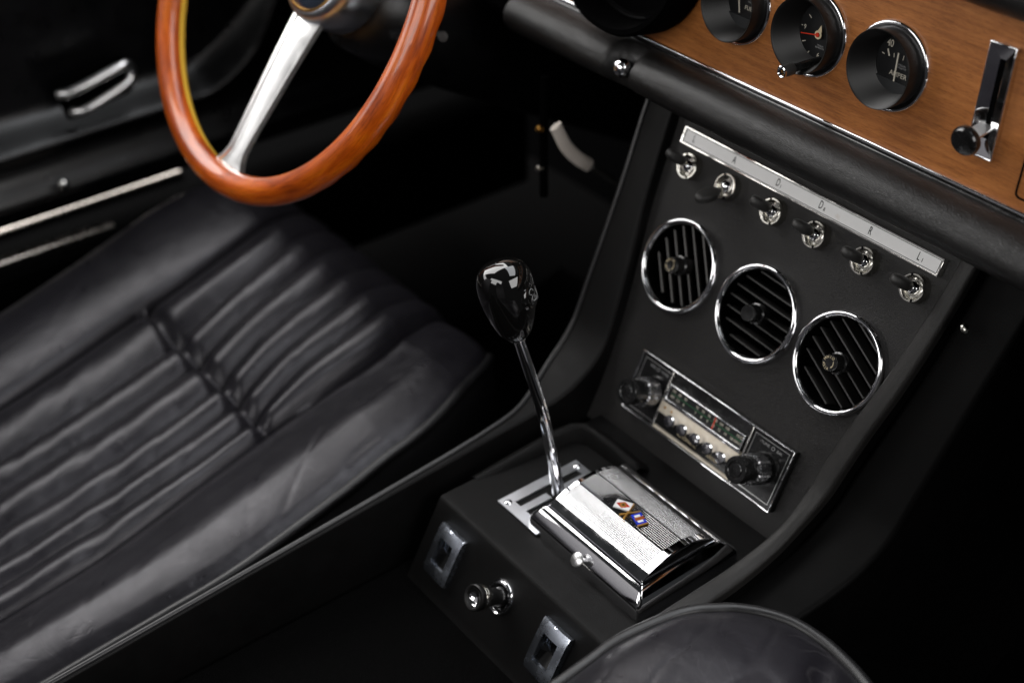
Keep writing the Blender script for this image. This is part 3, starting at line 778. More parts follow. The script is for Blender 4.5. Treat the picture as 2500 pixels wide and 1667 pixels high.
# dial window
wx0, wx1, wv0, wv1 = X(-0.0495), X(0.0390), V(0.4140), V(0.4272)
fr(wx0, wx1, wv0, wv1, 0.0017, 0.006, 0.0105).build('window_frame', 'chrome', rd, bevel=0.0005)
MB().box(wx0 + 0.0016, wx1 - 0.0016, wv0 + 0.0016, wv1 - 0.0016, 0.006, 0.0082).build('dial_window', 'dial', rd)
wc = (wv0 + wv1) / 2
MB().box(wx0 + 0.003, wx1 - 0.003, wc - 0.0002, wc + 0.0002, 0.0082, 0.0084).build('scale_line', 'green', rd)
fm = ['FM', '88', '90', '', '92', '94', '96', '100', '104', '108', '', 'MHZ']; amr = ['AM', '5.5', '6', '', '7', '8', '9', '10', '12', '14', '16', 'X100KHZ']
it = []
for i, (a, c) in enumerate(zip(fm, amr)):
    xx = wx0 + 0.0055 + i * 0.0070
    if a: it.append((a, 0.0037, Tx(xx, wc + 0.0025, 0.0084), 0.85))
    if c: it.append((c, 0.0037 if len(c) < 5 else 0.0030, Tx(xx + (0.0 if len(c) < 5 else -0.001), wc - 0.0025, 0.0084), 0.85))
join_text(it, 'print', rd)
MB().box(X(0.0045), X(0.0055), wv0 + 0.002, wv1 - 0.002, 0.0084, 0.0087).build('tuning_pointer', 'red', rd)
# cream strip, buttons and lower panel
cv0, cv1 = V(0.4032), V(0.4135)
MB().box(X(-0.0515), X(0.0400), cv0, cv1, 0.006, 0.0098).build('cream_strip', 'cream', rd, bevel=0.0004)
MB().box(X(-0.0500), X(0.0400), cv1 - 0.0008, cv1 + 0.0004, 0.0085, 0.0104).build('strip_trim', 'chrome', rd)
for xx in (X(-0.0455), X(-0.0375)):
    MB().lathe([(0, 0.0103), (0.0010, 0.0102), (0.0013, 0.0095)], 16, Tx(xx, (cv0 + cv1) / 2 + 0.0002, 0)).build('pin', 'gold', rd)
for i in range(5):
    xx = X(-0.0300 + i * 0.0150)
    MB().lathe([(0.0031, 0.0), (0.0034, 0.004), (0.0042, 0.0062), (0.0042, 0.0080), (0.0034, 0.0090), (0, 0.0092)], 28, Tx(xx, cv0 + 0.0012, 0.008) @ Matrix.Diagonal((1.4, 1.2, 1.25, 1)), rfun=lambda a: 1 + 0.03 * math.cos(12 * a)).build('push_button', 'chrome', rd)
MB().box(X(-0.0515), X(0.0400), -hv + 0.0055, cv0, 0.006, 0.0072).build('lower_panel', 'plastic', rd)
MB().box(X(-0.0505), X(0.0390), -hv + 0.0026, -hv + 0.0052, 0.006, 0.0092).build('beige_trim', 'cream', rd, bevel=0.0004)
join_text([('AUTOMATIC', 0.0042, Tx(X(-0.0140), -hv + 0.0093, 0.0074), 0.95)], 'printgold', rd)
join_text([('RADIO', 0.0042, Tx(X(0.0160), -hv + 0.0093, 0.0074), 0.95)], 'printgold', rd)
join_text([('•TUNE', 0.0032, Tx(X(0.0555), hv - 0.0086, 0.0064), 1.1), ('O', 0.0046, Tx(X(0.0645), hv - 0.0086, 0.0064), 1.0), ('BAL', 0.0032, Tx(X(0.0715), hv - 0.0086, 0.0064), 1.1)], 'printdim', rd)
join_text([('VOL', 0.0032, Tx(X(-0.0760), hv - 0.0086, 0.0064), 1.1), ('O', 0.0046, Tx(X(-0.0695), hv - 0.0086, 0.0064), 1.0), ('TONE', 0.0032, Tx(X(-0.0615), hv - 0.0086, 0.0064), 1.1)], 'printdim', rd)
def radio_knob(x, zz):
    kT = Tx(X(x), V(zz), 0.006)
    k = MB().lathe([(0.0140, 0.0), (0.0138, 0.0012), (0.0126, 0.0014)], 40, kT).build('tone_ring', 'plastic', rd)
    MB().lathe([(0.0090, 0.001), (0.0092, 0.0060), (0.0120, 0.0064), (0.0124, 0.0080), (0.0124, 0.0200), (0.0116, 0.0212), (0.009, 0.0212)], 96, kT, rfun=lambda a: 1 + 0.035 * math.cos(24 * a)).build('knurled_ring', 'darknickel', k, smooth=20)
    MB().lathe([(0.0108, 0.020), (0.0112, 0.0225), (0.0110, 0.0360), (0.0102, 0.0374), (0.0072, 0.0374), (0.0066, 0.0364), (0.0058, 0.0364), (0.0052, 0.0372), (0, 0.0374)], 48, kT).build('inner_knob', 'plastic', k)
radio_knob(-0.0640, 0.4130); radio_knob(0.0640, 0.4130)

# ------------------------------------------------------------------ gear gate and gear lever
gt = thing('gear_gate', (-0.052, -0.1475, 0.3656), 'flat steel gear gate plate with slots around the lever', 'plate')
# plate built as a frame with the shift slots left open
x0, x1, y0, y1 = -0.0255, 0.0255, -0.0415, 0.0415
mb = MB(); t_ = 0.002
def bx(a, b_, c, d): mb.box(a, b_, c, d, 0, t_)
bx(x0, -0.0155, y0, y1)                       # outer long strip
bx(-0.0155, x1, y1 - 0.0075, y1)
bx(-0.0155, x1, y0, y0 + 0.0105)
bx(x1 - 0.0045, x1, y0 + 0.0105, y1 - 0.0075)
bx(-0.0082, -0.0010, y0 + 0.0105, -0.0045)    # fingers between slots
bx(0.0065, 0.0125, y0 + 0.0105, -0.0045)
bx(-0.0082, -0.0010, 0.0045, y1 - 0.0075)
bx(0.0065, 0.0125, 0.0045, y1 - 0.0075)
mb.build('plate', 'steel', gt, smooth=0)
MB().box(-0.0190, x1 - 0.004, y0 + 0.009, y1 - 0.007, -0.0004, 0.0003).build('slot_floor', 'box', gt)
for (sx, sy) in ((-0.0185, y0 + 0.0055), (-0.0185, y1 - 0.0045)):
    MB().lathe([(0, 0.0036), (0.0018, 0.0033), (0.0033, 0.0022), (0.0035, 0.0015)], 20, Tx(sx, sy, 0)).build('screw', 'chrome', gt)
gl = thing('gear_lever', (-0.052, -0.144, 0.366), 'chrome gear lever with glossy black pear shaped knob', 'gear lever')
B = Vector((-0.052, -0.144, 0.366))
key = [Vector((-0.0525, -0.144, 0.360)), Vector((-0.0535, -0.150, 0.405)), Vector((-0.0565, -0.158, 0.456)), Vector((-0.0638, -0.1645, 0.495)), Vector((-0.0716, -0.170, 0.528)), Vector((-0.075, -0.1705, 0.537))]
path = []
for i in range(len(key) - 1):
    p0, p1, p2, p3 = key[max(i - 1, 0)], key[i], key[i + 1], key[min(i + 2, len(key) - 1)]
    for q in range(8):
        t = q / 8
        path.append(0.5 * ((2 * p1) + (p2 - p0) * t + (2 * p0 - 5 * p1 + 4 * p2 - p3) * t * t + (3 * p1 - p0 - 3 * p2 + p3) * t ** 3) - B)
path.append(key[-1] - B)
rad = [0.0056 - 0.0018 * i / (len(path) - 1) for i in range(len(path))]
MB().tube(path, rad, 20).build('rod', 'cleanchrome', gl, smooth=60)
kd = (Vector((-0.0870, -0.170, 0.570)) - Vector((-0.0716, -0.170, 0.526))).normalized()
KT = Matrix.Translation(Vector((-0.0716, -0.170, 0.526)) - B) @ kd.to_track_quat('Z', 'Y').to_matrix().to_4x4()
kp = [(0, 0.0), (0.0062, 0.0), (0.0085, 0.0012), (0.0118, 0.006), (0.0151, 0.0145), (0.0178, 0.0245), (0.0195, 0.034), (0.0199, 0.041), (0.0194, 0.0475), (0.0175, 0.0535), (0.0138, 0.0580), (0.0085, 0.0608), (0.004, 0.0618), (0, 0.0620)]
def smoothprof(P, n=6):
    out = []
    for i in range(len(P) - 1):
        p0, p1, p2, p3 = [Vector(P[min(max(j, 0), len(P) - 1)]) for j in (i - 1, i, i + 1, i + 2)]
        for q in range(n):
            t = q / n
            v_ = 0.5 * ((2 * p1) + (p2 - p0) * t + (2 * p0 - 5 * p1 + 4 * p2 - p3) * t * t + (3 * p1 - p0 - 3 * p2 + p3) * t ** 3)
            out.append((max(v_.x, 0), v_.y))
    out.append(P[-1]); return out
MB().lathe([(r * 1.10, z * 1.02) for r, z in smoothprof(kp)], 72, KT).build('shift_knob', 'knob', gl, smooth=80)
MB().lathe([(0.0058, -0.0022), (0.0064, -0.0012), (0.0064, 0.0004)], 28, KT).build('collar', 'chrome', gl)
# engraved shift pattern on the passenger side of the knob
kmat = KT.to_3x3()
dirl = kmat.transposed() @ Vector((0.92, 0.38, 0.05)).normalized()
az = math.atan2(dirl.y, dirl.x)
DT_ = KT @ Matrix.Rotation(az, 4, 'Z') @ Tx(0.0192, 0, 0.034) @ RY(90) @ RZ(90)
MB().lathe([(0, 0.0034), (0.007, 0.0030), (0.0098, 0.0016), (0.0112, -0.002), (0.0116, -0.006)], 40, DT_).build('pattern_disc', 'knob', gl, smooth=70)
eng = MB()
eng.tube([(0.0028 * math.cos(R_(a)) - 0.0012, 0.0022 * math.sin(R_(a)) + 0.0034, 0.0033) for a in range(0, 271, 15)], 0.00024, 6, DT_)
eng.tube([(-0.0028 * math.cos(R_(a)) + 0.0012, -0.0024 * math.sin(R_(a)) - 0.0016, 0.0033) for a in range(-60, 200, 15)], 0.00024, 6, DT_)
eng.tube([(0.0060, -0.004, 0.0030), (0.0058, 0.0, 0.0032), (0.0050, 0.004, 0.0031)], 0.0002, 6, DT_)
eng.build('engraving', 'engrave', gl)

# ------------------------------------------------------------------ ashtray
AO = Vector((0.0262, -0.134, 0.365))
at = thing('ashtray', AO, 'chrome ashtray with ribbed arched lid and two enamel flags', 'ashtray')
# base: fluted skirt, mitred corners; rings of rounded rectangles
def ring(x0, x1, y0, y1, z, r): return [(x, y, z) for x, y in rrect(x0, x1, y0, y1, r, 4)]
levels = []
bx0, bx1, by0, by1 = -0.0665, 0.0672, -0.0532, 0.0520
lx0, lx1, ly0, ly1 = -0.0535, 0.0565, -0.0405, 0.0345
for (f, z) in ((0, 0.0), (0, 0.0085), (0.015, 0.0098), (0.07, 0.0118), (0.18, 0.0142), (0.32, 0.0164), (0.48, 0.0186), (0.64, 0.0206), (0.80, 0.0222), (0.93, 0.0232), (1.04, 0.0236), (1.10, 0.0228), (1.12, 0.0200)):
    L_ = lambda a, c: a + (c - a) * f
    levels.append(ring(L_(bx0, lx0 - 0.002), L_(bx1, lx1 + 0.002), L_(by0, ly0 - 0.002), L_(by1, ly1 + 0.002), z, max(0.0012, 0.003 * (1 - f) + 0.001)))
n = len(levels[0]); vs = [p for l in levels for p in l]
fs = [(i * n + j, i * n + (j + 1) % n, (i + 1) * n + (j + 1) % n, (i + 1) * n + j) for i in range(len(levels) - 1) for j in range(n)]
MB().add(vs, fs).build('base', 'chrome', at, smooth=32)
MB().box(lx0 - 0.003, lx1 + 0.003, ly0 - 0.003, ly1 + 0.003, 0.002, 0.0215).build('seal', 'ink', at)
# lid
lh = 0.0118
def arch(y):
    t = (y - ly0) / (ly1 - ly0)
    e = 1 - abs(2 * t - 1) ** 2.5
    return 0.0252 + lh * e
NX = 40; NY = 64
def lidf(a, c):
    y = ly0 + (ly1 - ly0) * c
    return (lx0 + (lx1 - lx0) * a, y, arch(y))
mb = MB(); mb.grid(lidf, NX, NY)
ends = []
for xx in (lx0, lx1):
    pts = [(xx, ly0 + (ly1 - ly0) * i / NY, arch(ly0 + (ly1 - ly0) * i / NY)) for i in range(NY + 1)] + [(xx, ly1, 0.0222), (xx, ly0, 0.0222)]
    mb.add(pts, [tuple(range(len(pts)))])
mb.add([(lx0, ly0, arch(ly0)), (lx1, ly0, arch(ly0)), (lx1, ly0, 0.0222), (lx0, ly0, 0.0222)], [(0, 1, 2, 3)])
mb.add([(lx0, ly1, arch(ly1)), (lx1, ly1, arch(ly1)), (lx1, ly1, 0.0222), (lx0, ly1, 0.0222)], [(0, 1, 2, 3)])
lid = mb.build('lid', 'chrome', at, smooth=40, bevel=0.0009)
def patch(y0, y1, xa, xb, h, name, mat):
    def f(a, c):
        y = y0 + (y1 - y0) * c; return (xa + (xb - xa) * a, y, arch(y) + h)
    return MB().grid(f, 20, 24).build(name, mat, lid)
pxa, pxb = lx0 + 0.0045, lx1 - 0.0072
patch(-0.0325, -0.0142, pxa, pxb, 0.0003, 'chequered_panel', 'knurl')
patch(0.0058, 0.0270, pxa, pxb, 0.0003, 'chequered_panel', 'knurl')
patch(-0.0142, 0.0058, pxa, pxb, 0.00025, 'grooved_band', 'ink')
mb = MB()
for i in range(10):
    y = -0.0122 + i * 0.00178
    mb.tube([(pxa, y, arch(y) + 0.0003), (pxb, y, arch(y) + 0.0003)], 0.00011, 8)
mb.build('ridge_lines', 'chrome', lid)
# enamel emblem: two crossed flags on gilt poles
def EF(x, y, ang, dz=0.0006): return Tx(x, y, arch(y) + dz) @ RZ(ang)
em = MB().box(-0.0062, 0.0125, -0.0007, 0.0007, 0, 0.0014, EF(0.0030, -0.0088, 114)).box(-0.0062, 0.0105, -0.0007, 0.0007, 0, 0.0013, EF(0.0030, -0.0088, 62)).build('emblem_pole', 'gold', lid)
F1 = EF(-0.0060, -0.0050, 26)
fa = MB().box(-0.0066, 0.0066, -0.0046, 0.0046, 0, 0.0013, F1).build('flag_white', 'white', lid)
MB().prism([(-0.0058, 0), (0, -0.0038), (0.0058, 0), (0, 0.0038)], 0.0013, 0.0014, F1).build('diamond', 'redenamel', fa, smooth=0)
MB().prism([(-0.0032, 0.0002), (-0.0004, -0.0032), (0.0032, -0.0004), (0.0002, 0.0030)], 0.0014, 0.0015, F1).build('diamond_center', 'gold', fa, smooth=0)
MB().box(-0.0012, 0.0012, -0.0003, 0.0003, 0.0015, 0.0016, F1 @ RZ(40)).box(-0.0012, 0.0012, -0.0003, 0.0003, 0.0015, 0.0016, F1 @ RZ(-50)).build('black_mark', 'ink', fa, smooth=0)
F2 = EF(0.0135, -0.0058, -17)
fb = MB().box(-0.0062, 0.0060, -0.0042, 0.0042, 0, 0.0013, F2).build('flag_blue', 'blue', lid)
MB().box(-0.0044, -0.0020, -0.0024, 0.0022, 0.0013, 0.0014, F2).build('flag_bar', 'white', fb)
MB().box(0.0018, 0.0040, -0.0024, 0.0022, 0.0013, 0.0014, F2).build('flag_bar', 'white', fb)
MB().box(-0.0019, 0.0017, -0.0034, 0.0042, 0.0013, 0.00145, F2).build('flag_bar', 'brownenamel', fb)
MB().box(0.0060, 0.0078, -0.0043, 0.0043, 0, 0.0014, F2).build('fringe', 'gold', fb)
# little opener knob on the front flute
kx_, ky_ = 0.0015, -0.0505
MB().lathe([(0.0018, -0.012), (0.0018, 0.0), (0.0052, 0.0008), (0.0056, 0.0020), (0.0046, 0.0030), (0, 0.0034)], 32, Tx(kx_, ky_ - 0.006, 0.0165) @ RX(48) @ Matrix.Diagonal((1.05, 1.05, 0.8, 1))).build('opener', 'alu', at, smooth=60)

# ------------------------------------------------------------------ rear face of the console: switches and lighter
def RF(x, d): return face_frame((x, -0.220, 0.365), 30) @ Tx(0, -d, 0.001)
def rocker():
    r = thing('rocker_switch', RF(-0.0815, 0.037), None, 'switch', 'chrome framed rocker switches')
    hx, hy = 0.0160, 0.0222; ix, iy = 0.0088, 0.0118
    def dome(x): return 0.0066 - 0.0024 * ((x - 0.005) / 0.021) ** 2
    mb = MB(); n = 12
    xs = [-hx + 2 * hx * i / n for i in range(n + 1)]
    # front skin with an opening: four strips
    def strip(xa, xb, ya, yb):
        mb.grid(lambda a, c: (xa + (xb - xa) * a, ya + (yb - ya) * c, dome(xa + (xb - xa) * a) - 0.0014 * abs((ya + (yb - ya) * c) / hy) ** 5), 8, 10 if yb - ya > 0.03 else 6)
    strip(-hx, -ix, -hy, hy); strip(ix, hx, -hy, hy); strip(-ix, ix, iy, hy); strip(-ix, ix, -hy, -iy)
    for xa, s_ in ((-hx, 1), (hx, 1)):
        mb.add([(xa, -hy, 0), (xa, hy, 0), (xa, hy, dome(xa) - 0.0014), (xa, -hy, dome(xa) - 0.0014)], [(0, 1, 2, 3)])
    for ya in (-hy, hy):
        pts = [(x, ya, dome(x) - 0.0014) for x in xs] + [(hx, ya, 0), (-hx, ya, 0)]
        mb.add(pts, [tuple(range(len(pts)))])
    for xa in (-ix, ix): mb.add([(xa, -iy, -0.004), (xa, iy, -0.004), (xa, iy, dome(xa)), (xa, -iy, dome(xa))], [(0, 1, 2, 3)])
    for ya in (-iy, iy): mb.add([(-ix, ya, -0.004), (ix, ya, -0.004), (ix, ya, dome(ix)), (-ix, ya, dome(-ix))], [(0, 1, 2, 3)])
    bm_ = mb.build('frame', 'softchrome', r, smooth=45, bevel=0.0007)
    MB().box(-ix, ix, -iy, iy, -0.004, -0.0035).build('well', 'void', r)
    def rk(a, c):
        y = -iy + 2 * iy * c; x = -ix + 0.0004 + (2 * ix - 0.0008) * a
        return (x, y, -0.0012 + 0.0034 * abs(y / iy) - 0.0004 * math.cos(a * 2 * math.pi))
    MB().grid(rk, 10, 16).build('rocker', 'rockerblack', r, smooth=40)
    return r
r1 = rocker(); r1['label'] = 'chrome framed rocker switch left of the cigarette lighter'
r2 = copy_tree(r1); r2.matrix_world = RF(0.0535, 0.036); r2['label'] = 'chrome framed rocker switch right of the lighter, beside the passenger seat'
cl = thing('cigarette_lighter', RF(-0.0115, 0.030), 'black cigarette lighter with chrome collar on the console rear face', 'lighter')
MB().lathe([(0.0142, -0.001), (0.0143, 0.0012), (0.0136, 0.0024), (0.0126, 0.0018), (0.0118, 0.0028), (0.0106, 0.0030), (0.0094, 0.0020), (0.0085, -0.001)], 56).build('collar', 'chrome', cl)
MB().lathe([(0.0082, -0.001), (0.0080, 0.005), (0.0072, 0.007), (0.0074, 0.018), (0.0080, 0.0195), (0.0098, 0.0205)], 48).build('shaft', 'plastic', cl)
MB().lathe([(0.0099, 0.0205), (0.0102, 0.0215), (0.0102, 0.0245), (0.0098, 0.0252)], 48).build('grip_ring', 'nickel', cl)
MB().lathe([(0.0100, 0.0252), (0.0106, 0.0270), (0.0105, 0.0300), (0.0096, 0.0308), (0.0080, 0.0304), (0.0068, 0.0275)], 48).build('bell', 'hood', cl)
MB().lathe([(0.0070, 0.0278), (0.0050, 0.0262), (0.0, 0.0258)], 40).build('end_cap', 'chrome', cl)

# ------------------------------------------------------------------ driver seat
def zs(y): return 0.34 + 0.16 * (min(y, -0.10) + 0.08) - 2.6 * max(0, y + 0.12) ** 2
Y_ = [-0.75, -0.6, -0.45, -0.265, -0.2, -0.12, -0.03, 0.03]
def tab(*v): return list(zip(Y_, v))
RIB = [tab(-0.565, -0.57, -0.579, -0.609, -0.618, -0.636, -0.668, -0.675), tab(-0.495, -0.50, -0.508, -0.532, -0.545, -0.566, -0.602, -0.615),
       tab(-0.45, -0.455, -0.465, -0.485, -0.500, -0.520, -0.556, -0.565), tab(-0.405, -0.41, -0.418, -0.437, -0.456, -0.473, -0.502, -0.510),
       tab(-0.37, -0.375, -0.383, -0.401, -0.417, -0.433, -0.461, -0.468), tab(-0.345, -0.350, -0.352, -0.367, -0.382, -0.394, -0.424, -0.432),
       tab(-0.315, -0.315, -0.316, -0.341, -0.347, -0.355, -0.388, -0.40)]
XR = [(-0.75, -0.222), (-0.543, -0.215), (-0.436, -0.210), (-0.379, -0.208), (-0.303, -0.213), (-0.223, -0.223), (-0.141, -0.238), (-0.066, -0.276), (-0.035, -0.302), (-0.005, -0.350), (0.02, -0.40)]
XL = [(-0.75, -0.70), (-0.375, -0.752), (-0.317, -0.764), (-0.227, -0.783), (-0.144, -0.800), (-0.05, -0.790), (0.03, -0.77)]
YSEAM = -0.265
seat = thing('driver_seat', (-0.5, -0.3, 0.0), 'black leather driver seat cushion with pleats, left of the console', 'seat')
ST = Matrix.Translation((0.5, 0.3, 0))
def seat_z(x, y, s):
    xr = lerp_tab(XR, y); xl = lerp_tab(XL, y)
    ribs = [lerp_tab(r, y) for r in RIB]        # from left to right
    z = zs(y)
    dR = xr - x; dL = x - xl
    h = 0.0
    if x > ribs[-1]:                            # right bolster
        w = xr - ribs[-1]; t = min(0.98, max(0, (x - ribs[-1]) / w))
        u_ = min(1, t / 0.62); h += (0.0195 * (u_ * u_ * (3 - 2 * u_)) - 0.0085 * max(0, (t - 0.58) / 0.42) ** 2) * (1 - 0.72 * min(1, max(0, (y + 0.20) / 0.15)))
    elif x < ribs[0]:                           # left bolster
        w = ribs[0] - xl; t = min(1, max(0, (ribs[0] - x) / w))
        h += 0.020 * max(0, math.sin(math.pi * t)) ** 0.7 * (1 - 0.6 * min(1, max(0, (y + 0.20) / 0.15)) ** 1.5) - 0.01 * t * t
    else:
        for a, c in zip(ribs, ribs[1:]):
            if a <= x <= c:
                t = (x - a) / (c - a); w = c - a
                amp = 0.0074 * (w / 0.05) ** 0.35
                ds = y - YSEAM
                front = 1.9 * math.exp(-max(ds, 0) / 0.12) + 0.75 if ds > 0 else 1.45 + 0.6 * math.exp(ds / 0.03)
                if y > -0.05: front *= max(0.10, 1 - (y + 0.05) / 0.06)
                h -= amp * front * 0.55
                prof = abs(math.sin(math.pi * t)) ** 0.80
                h += amp * front * prof
                # gathers across the pleats towards the rear
                if ds < -0.02:
                    k_ = min(1, (-ds - 0.02) / 0.12)
                    h += k_ * prof * 0.0022 * noise.noise((x * 14 + 4, y * 34 + x * 26, 1.7))
                break
        ds = y - YSEAM                          # the front half of the pad is crowned
        if ds > 0:
            e_ = min(1, (x - ribs[0]) / 0.05) if x - ribs[0] < 0.05 else 1
            h += 0.017 * e_ * (1 - math.exp(-(ds / 0.055) ** 1.4)) * max(0, 1 - max(0, (y + 0.17) / 0.17) ** 2)
    # cross seam
    if ribs[0] < x < ribs[-1]:
        d = (y - YSEAM - 0.004 * noise.noise((x * 20, 0, 0))) / 0.0075
        h -= 0.0075 * math.exp(-d * d)
    # seams at the pad borders
    for rb in (ribs[0], ribs[-1]):
        h -= 0.0035 * math.exp(-((x - rb) / 0.0045) ** 2)
    # roll the edge down to the piping
    e = 0.030
    if dR < 0.014: h -= 0.0045 * (1 - max(0, dR) / 0.014) ** 2
    if dL < 0.05: h -= 0.030 * (1 - max(dL, 0) / 0.05) ** 2
    # broad creases
    h += 0.0016 * noise.noise((x * 9, y * 9, 7.3)) + 0.0003 * noise.noise((x * 38, y * 22, 2.2))
    cr = noise.noise((x * 20 + y * 14, y * 5 - x * 9, 11.0)); h -= 0.0007 * math.exp(-(cr / 0.07) ** 2) * (0.4 + 0.6 * noise.noise((x * 6, y * 6, 2)))
    return z + h
def seat_xy(a, c):
    yf = 0.012 - 0.075 * abs(2 * a - 1) ** 5
    y = -0.75 + (yf + 0.75) * c
    xr = lerp_tab(XR, y); xl = lerp_tab(XL, y)
    return xl + (xr - xl) * a, y
AF = [0, 0.28, 0.36, 0.44, 0.52, 0.60, 0.68, 0.76, 1.0]
RF_ = 0.034
def seatf(a, c):
    c1 = 0.86
    yf = -0.046 - 0.045 * max(0, 1 - 2 * a) ** 5
    if c <= c1:
        y = -0.75 + (yf + 0.75) * c / c1; ph = 0
    else:
        y = yf; ph = (c - c1) / (1 - c1) * R_(96)
    yy = y + RF_ * math.sin(ph)
    xr = lerp_tab(XR, yy); xl = lerp_tab(XL, yy)
    bk = [xl] + [lerp_tab(r, yy) for r in RIB] + [xr]
    x = bk[-1]
    for q in range(len(AF) - 1):
        if a <= AF[q + 1] + 1e-9:
            x = bk[q] + (bk[q + 1] - bk[q]) * (a - AF[q]) / (AF[q + 1] - AF[q]); break
    z = seat_z(x, yy, a)
    return (x, yy, z - RF_ * 1.05 * (1 - math.cos(ph)))
MB(ST).grid(seatf, 300, 340).build('cushion', 'seat', seat, smooth=80)
edge = []
for i in range(0, 101): edge.append(seatf(1.0, i / 100))
for i in range(1, 121): edge.append(seatf(1.0 - i / 120, 1.0))
for i in range(1, 101): edge.append(seatf(0.0, 1 - i / 100))
e2 = [(p[0] + 0.002, p[1], p[2] - 0.0015) for p in edge[:98]]
MB(ST).tube(e2, 0.0050, 12).build('piping', 'piping', seat, smooth=80)
rows = []
for i, p in enumerate(edge):
    p = Vector(p); t = Vector(edge[min(i + 1, len(edge) - 1)]) - Vector(edge[max(i - 1, 0)]); t.z = 0
    if t.length < 1e-9: t = Vector((0, 1, 0))
    t.normalize(); out = Vector((t.y, -t.x, 0))
    rows.append([tuple(p + Vector((0, 0, -0.002))), tuple(p + out * 0.005 + Vector((0, 0, -0.012))), tuple(p + out * 0.008 + Vector((0, 0, -0.035))), tuple(p + out * 0.006 + Vector((0, 0, -0.075))), tuple(p - out * 0.01 + Vector((0, 0, -0.15))), tuple(p - out * 0.01 + Vector((0, 0, -0.22)))])
n = 6
MB(ST).add([q for r in rows for q in r], [(i * n + j, i * n + j + 1, (i + 1) * n + j + 1, (i + 1) * n + j) for i in range(len(rows) - 1) for j in range(n - 1)]).build('side_skirt', 'skirt', seat, smooth=60)

def backf(x0, x1, T):  # out-of-view seat back, added and made tall to block light from behind
    def f(a, c):
        z = 0.16 + 0.93 * c; w = (x1 - x0) / 2; xm = (x0 + x1) / 2
        k_ = 1 - 0.22 * max(0, (c - 0.75) / 0.25) ** 2.5
        t = 2 * a - 1
        return (xm + w * k_ * t, -0.74 - 0.27 * c - 0.03 * (1 - t * t) + 0.02, z)
    def g(a, c):
        p = f(a, c); return (p[0], p[1] - 0.09, p[2])
    mb = MB(T); mb.grid(f, 24, 24); mb.grid(g, 24, 24)
    return mb
backf(-0.76, -0.20, ST).build('unseen_backrest', 'seat', seat, smooth=60)
# ------------------------------------------------------------------ passenger seat (front corner only)
ps = thing('passenger_seat', (0.32, -0.4, 0.0), 'black leather passenger seat corner with round piping at the bottom edge', 'seat')
QT = Matrix.Translation((-0.32, 0.4, 0))
ol = [(0.20, -0.80), (0.176, -0.62), (0.160, -0.47), (0.152, -0.37), (0.150, -0.315), (0.1475, -0.280), (0.1455, -0.248), (0.1530, -0.203), (0.1660, -0.180), (0.1750, -0.169), (0.1890, -0.158), (0.2070, -0.1495), (0.2280, -0.1465), (0.2480, -0.1475), (0.2720, -0.1520), (0.31, -0.165), (0.36, -0.185), (0.43, -0.20), (0.50, -0.215), (0.56, -0.26), (0.58, -0.40), (0.58, -0.80)]
def catmull(P, n):
    out = []
    for i in range(len(P) - 1):
        p0, p1, p2, p3 = [Vector(P[min(max(j, 0), len(P) - 1)]) for j in (i - 1, i, i + 1, i + 2)]
        for q in range(n):
            t = q / n
            out.append(0.5 * ((2 * p1) + (p2 - p0) * t + (2 * p0 - 5 * p1 + 4 * p2 - p3) * t * t + (3 * p1 - p0 - 3 * p2 + p3) * t ** 3))
    out.append(Vector(P[-1])); return out
OL = catmull(ol, 8); cen = Vector((0.34, -0.50)); ZP = 0.432
def psf(a, c):
    k_ = a * (len(OL) - 1); i = min(int(k_), len(OL) - 2); f = k_ - i
    p = OL[i].lerp(OL[i + 1], f); q = cen.lerp(p, c)
    d = (q - p).length
    h = 0.022 * (1 - math.exp(-d / 0.03)) + 0.012 * (1 - math.exp(-d / 0.10))
    h += 0.0022 * noise.noise((q.x * 12, q.y * 12, 4)) * min(1, d / 0.02)
    cr = noise.noise((q.x * 22 + q.y * 9, q.y * 12 - q.x * 5, 21.0)); h -= 0.0006 * math.exp(-(cr / 0.05) ** 2) * min(1, d / 0.02)
    # a stitched fold running back from the front edge
    dl = (q.x - 0.268 - (q.y + 0.2) * -0.55) * 0.88
    h -= 0.006 * math.exp(-(dl / 0.008) ** 2) * min(1, d / 0.03)
    return (q.x, q.y, ZP + h)
MB(QT).grid(psf, 260, 90).build('cushion', 'seat', ps, smooth=80)
backf(0.16, 0.70, QT).build('unseen_backrest', 'seat', ps, smooth=60)  # also out of view, added to keep rear light off the console
MB(QT).tube([(p.x, p.y, ZP + 0.0015) for p in OL], 0.0048, 12).build('piping', 'piping', ps, smooth=80)
rows = []
for i, p in enumerate(OL):
    t = (OL[min(i + 1, len(OL) - 1)] - OL[max(i - 1, 0)]).normalized(); out = Vector((-t.y, t.x))
    rows.append([(p.x, p.y, ZP - 0.002), (p.x + out.x * 0.003, p.y + out.y * 0.003, ZP - 0.012), (p.x - out.x * 0.002, p.y - out.y * 0.002, ZP - 0.045), (p.x - out.x * 0.02, p.y - out.y * 0.02, ZP - 0.10), (p.x - out.x * 0.03, p.y - out.y * 0.03, 0.1)])
n = 5
MB(QT).add([q for r in rows for q in r], [(i * n + j, i * n + j + 1, (i + 1) * n + j + 1, (i + 1) * n + j) for i in range(len(rows) - 1) for j in range(n - 1)]).build('side_skirt', 'door', ps, smooth=60)

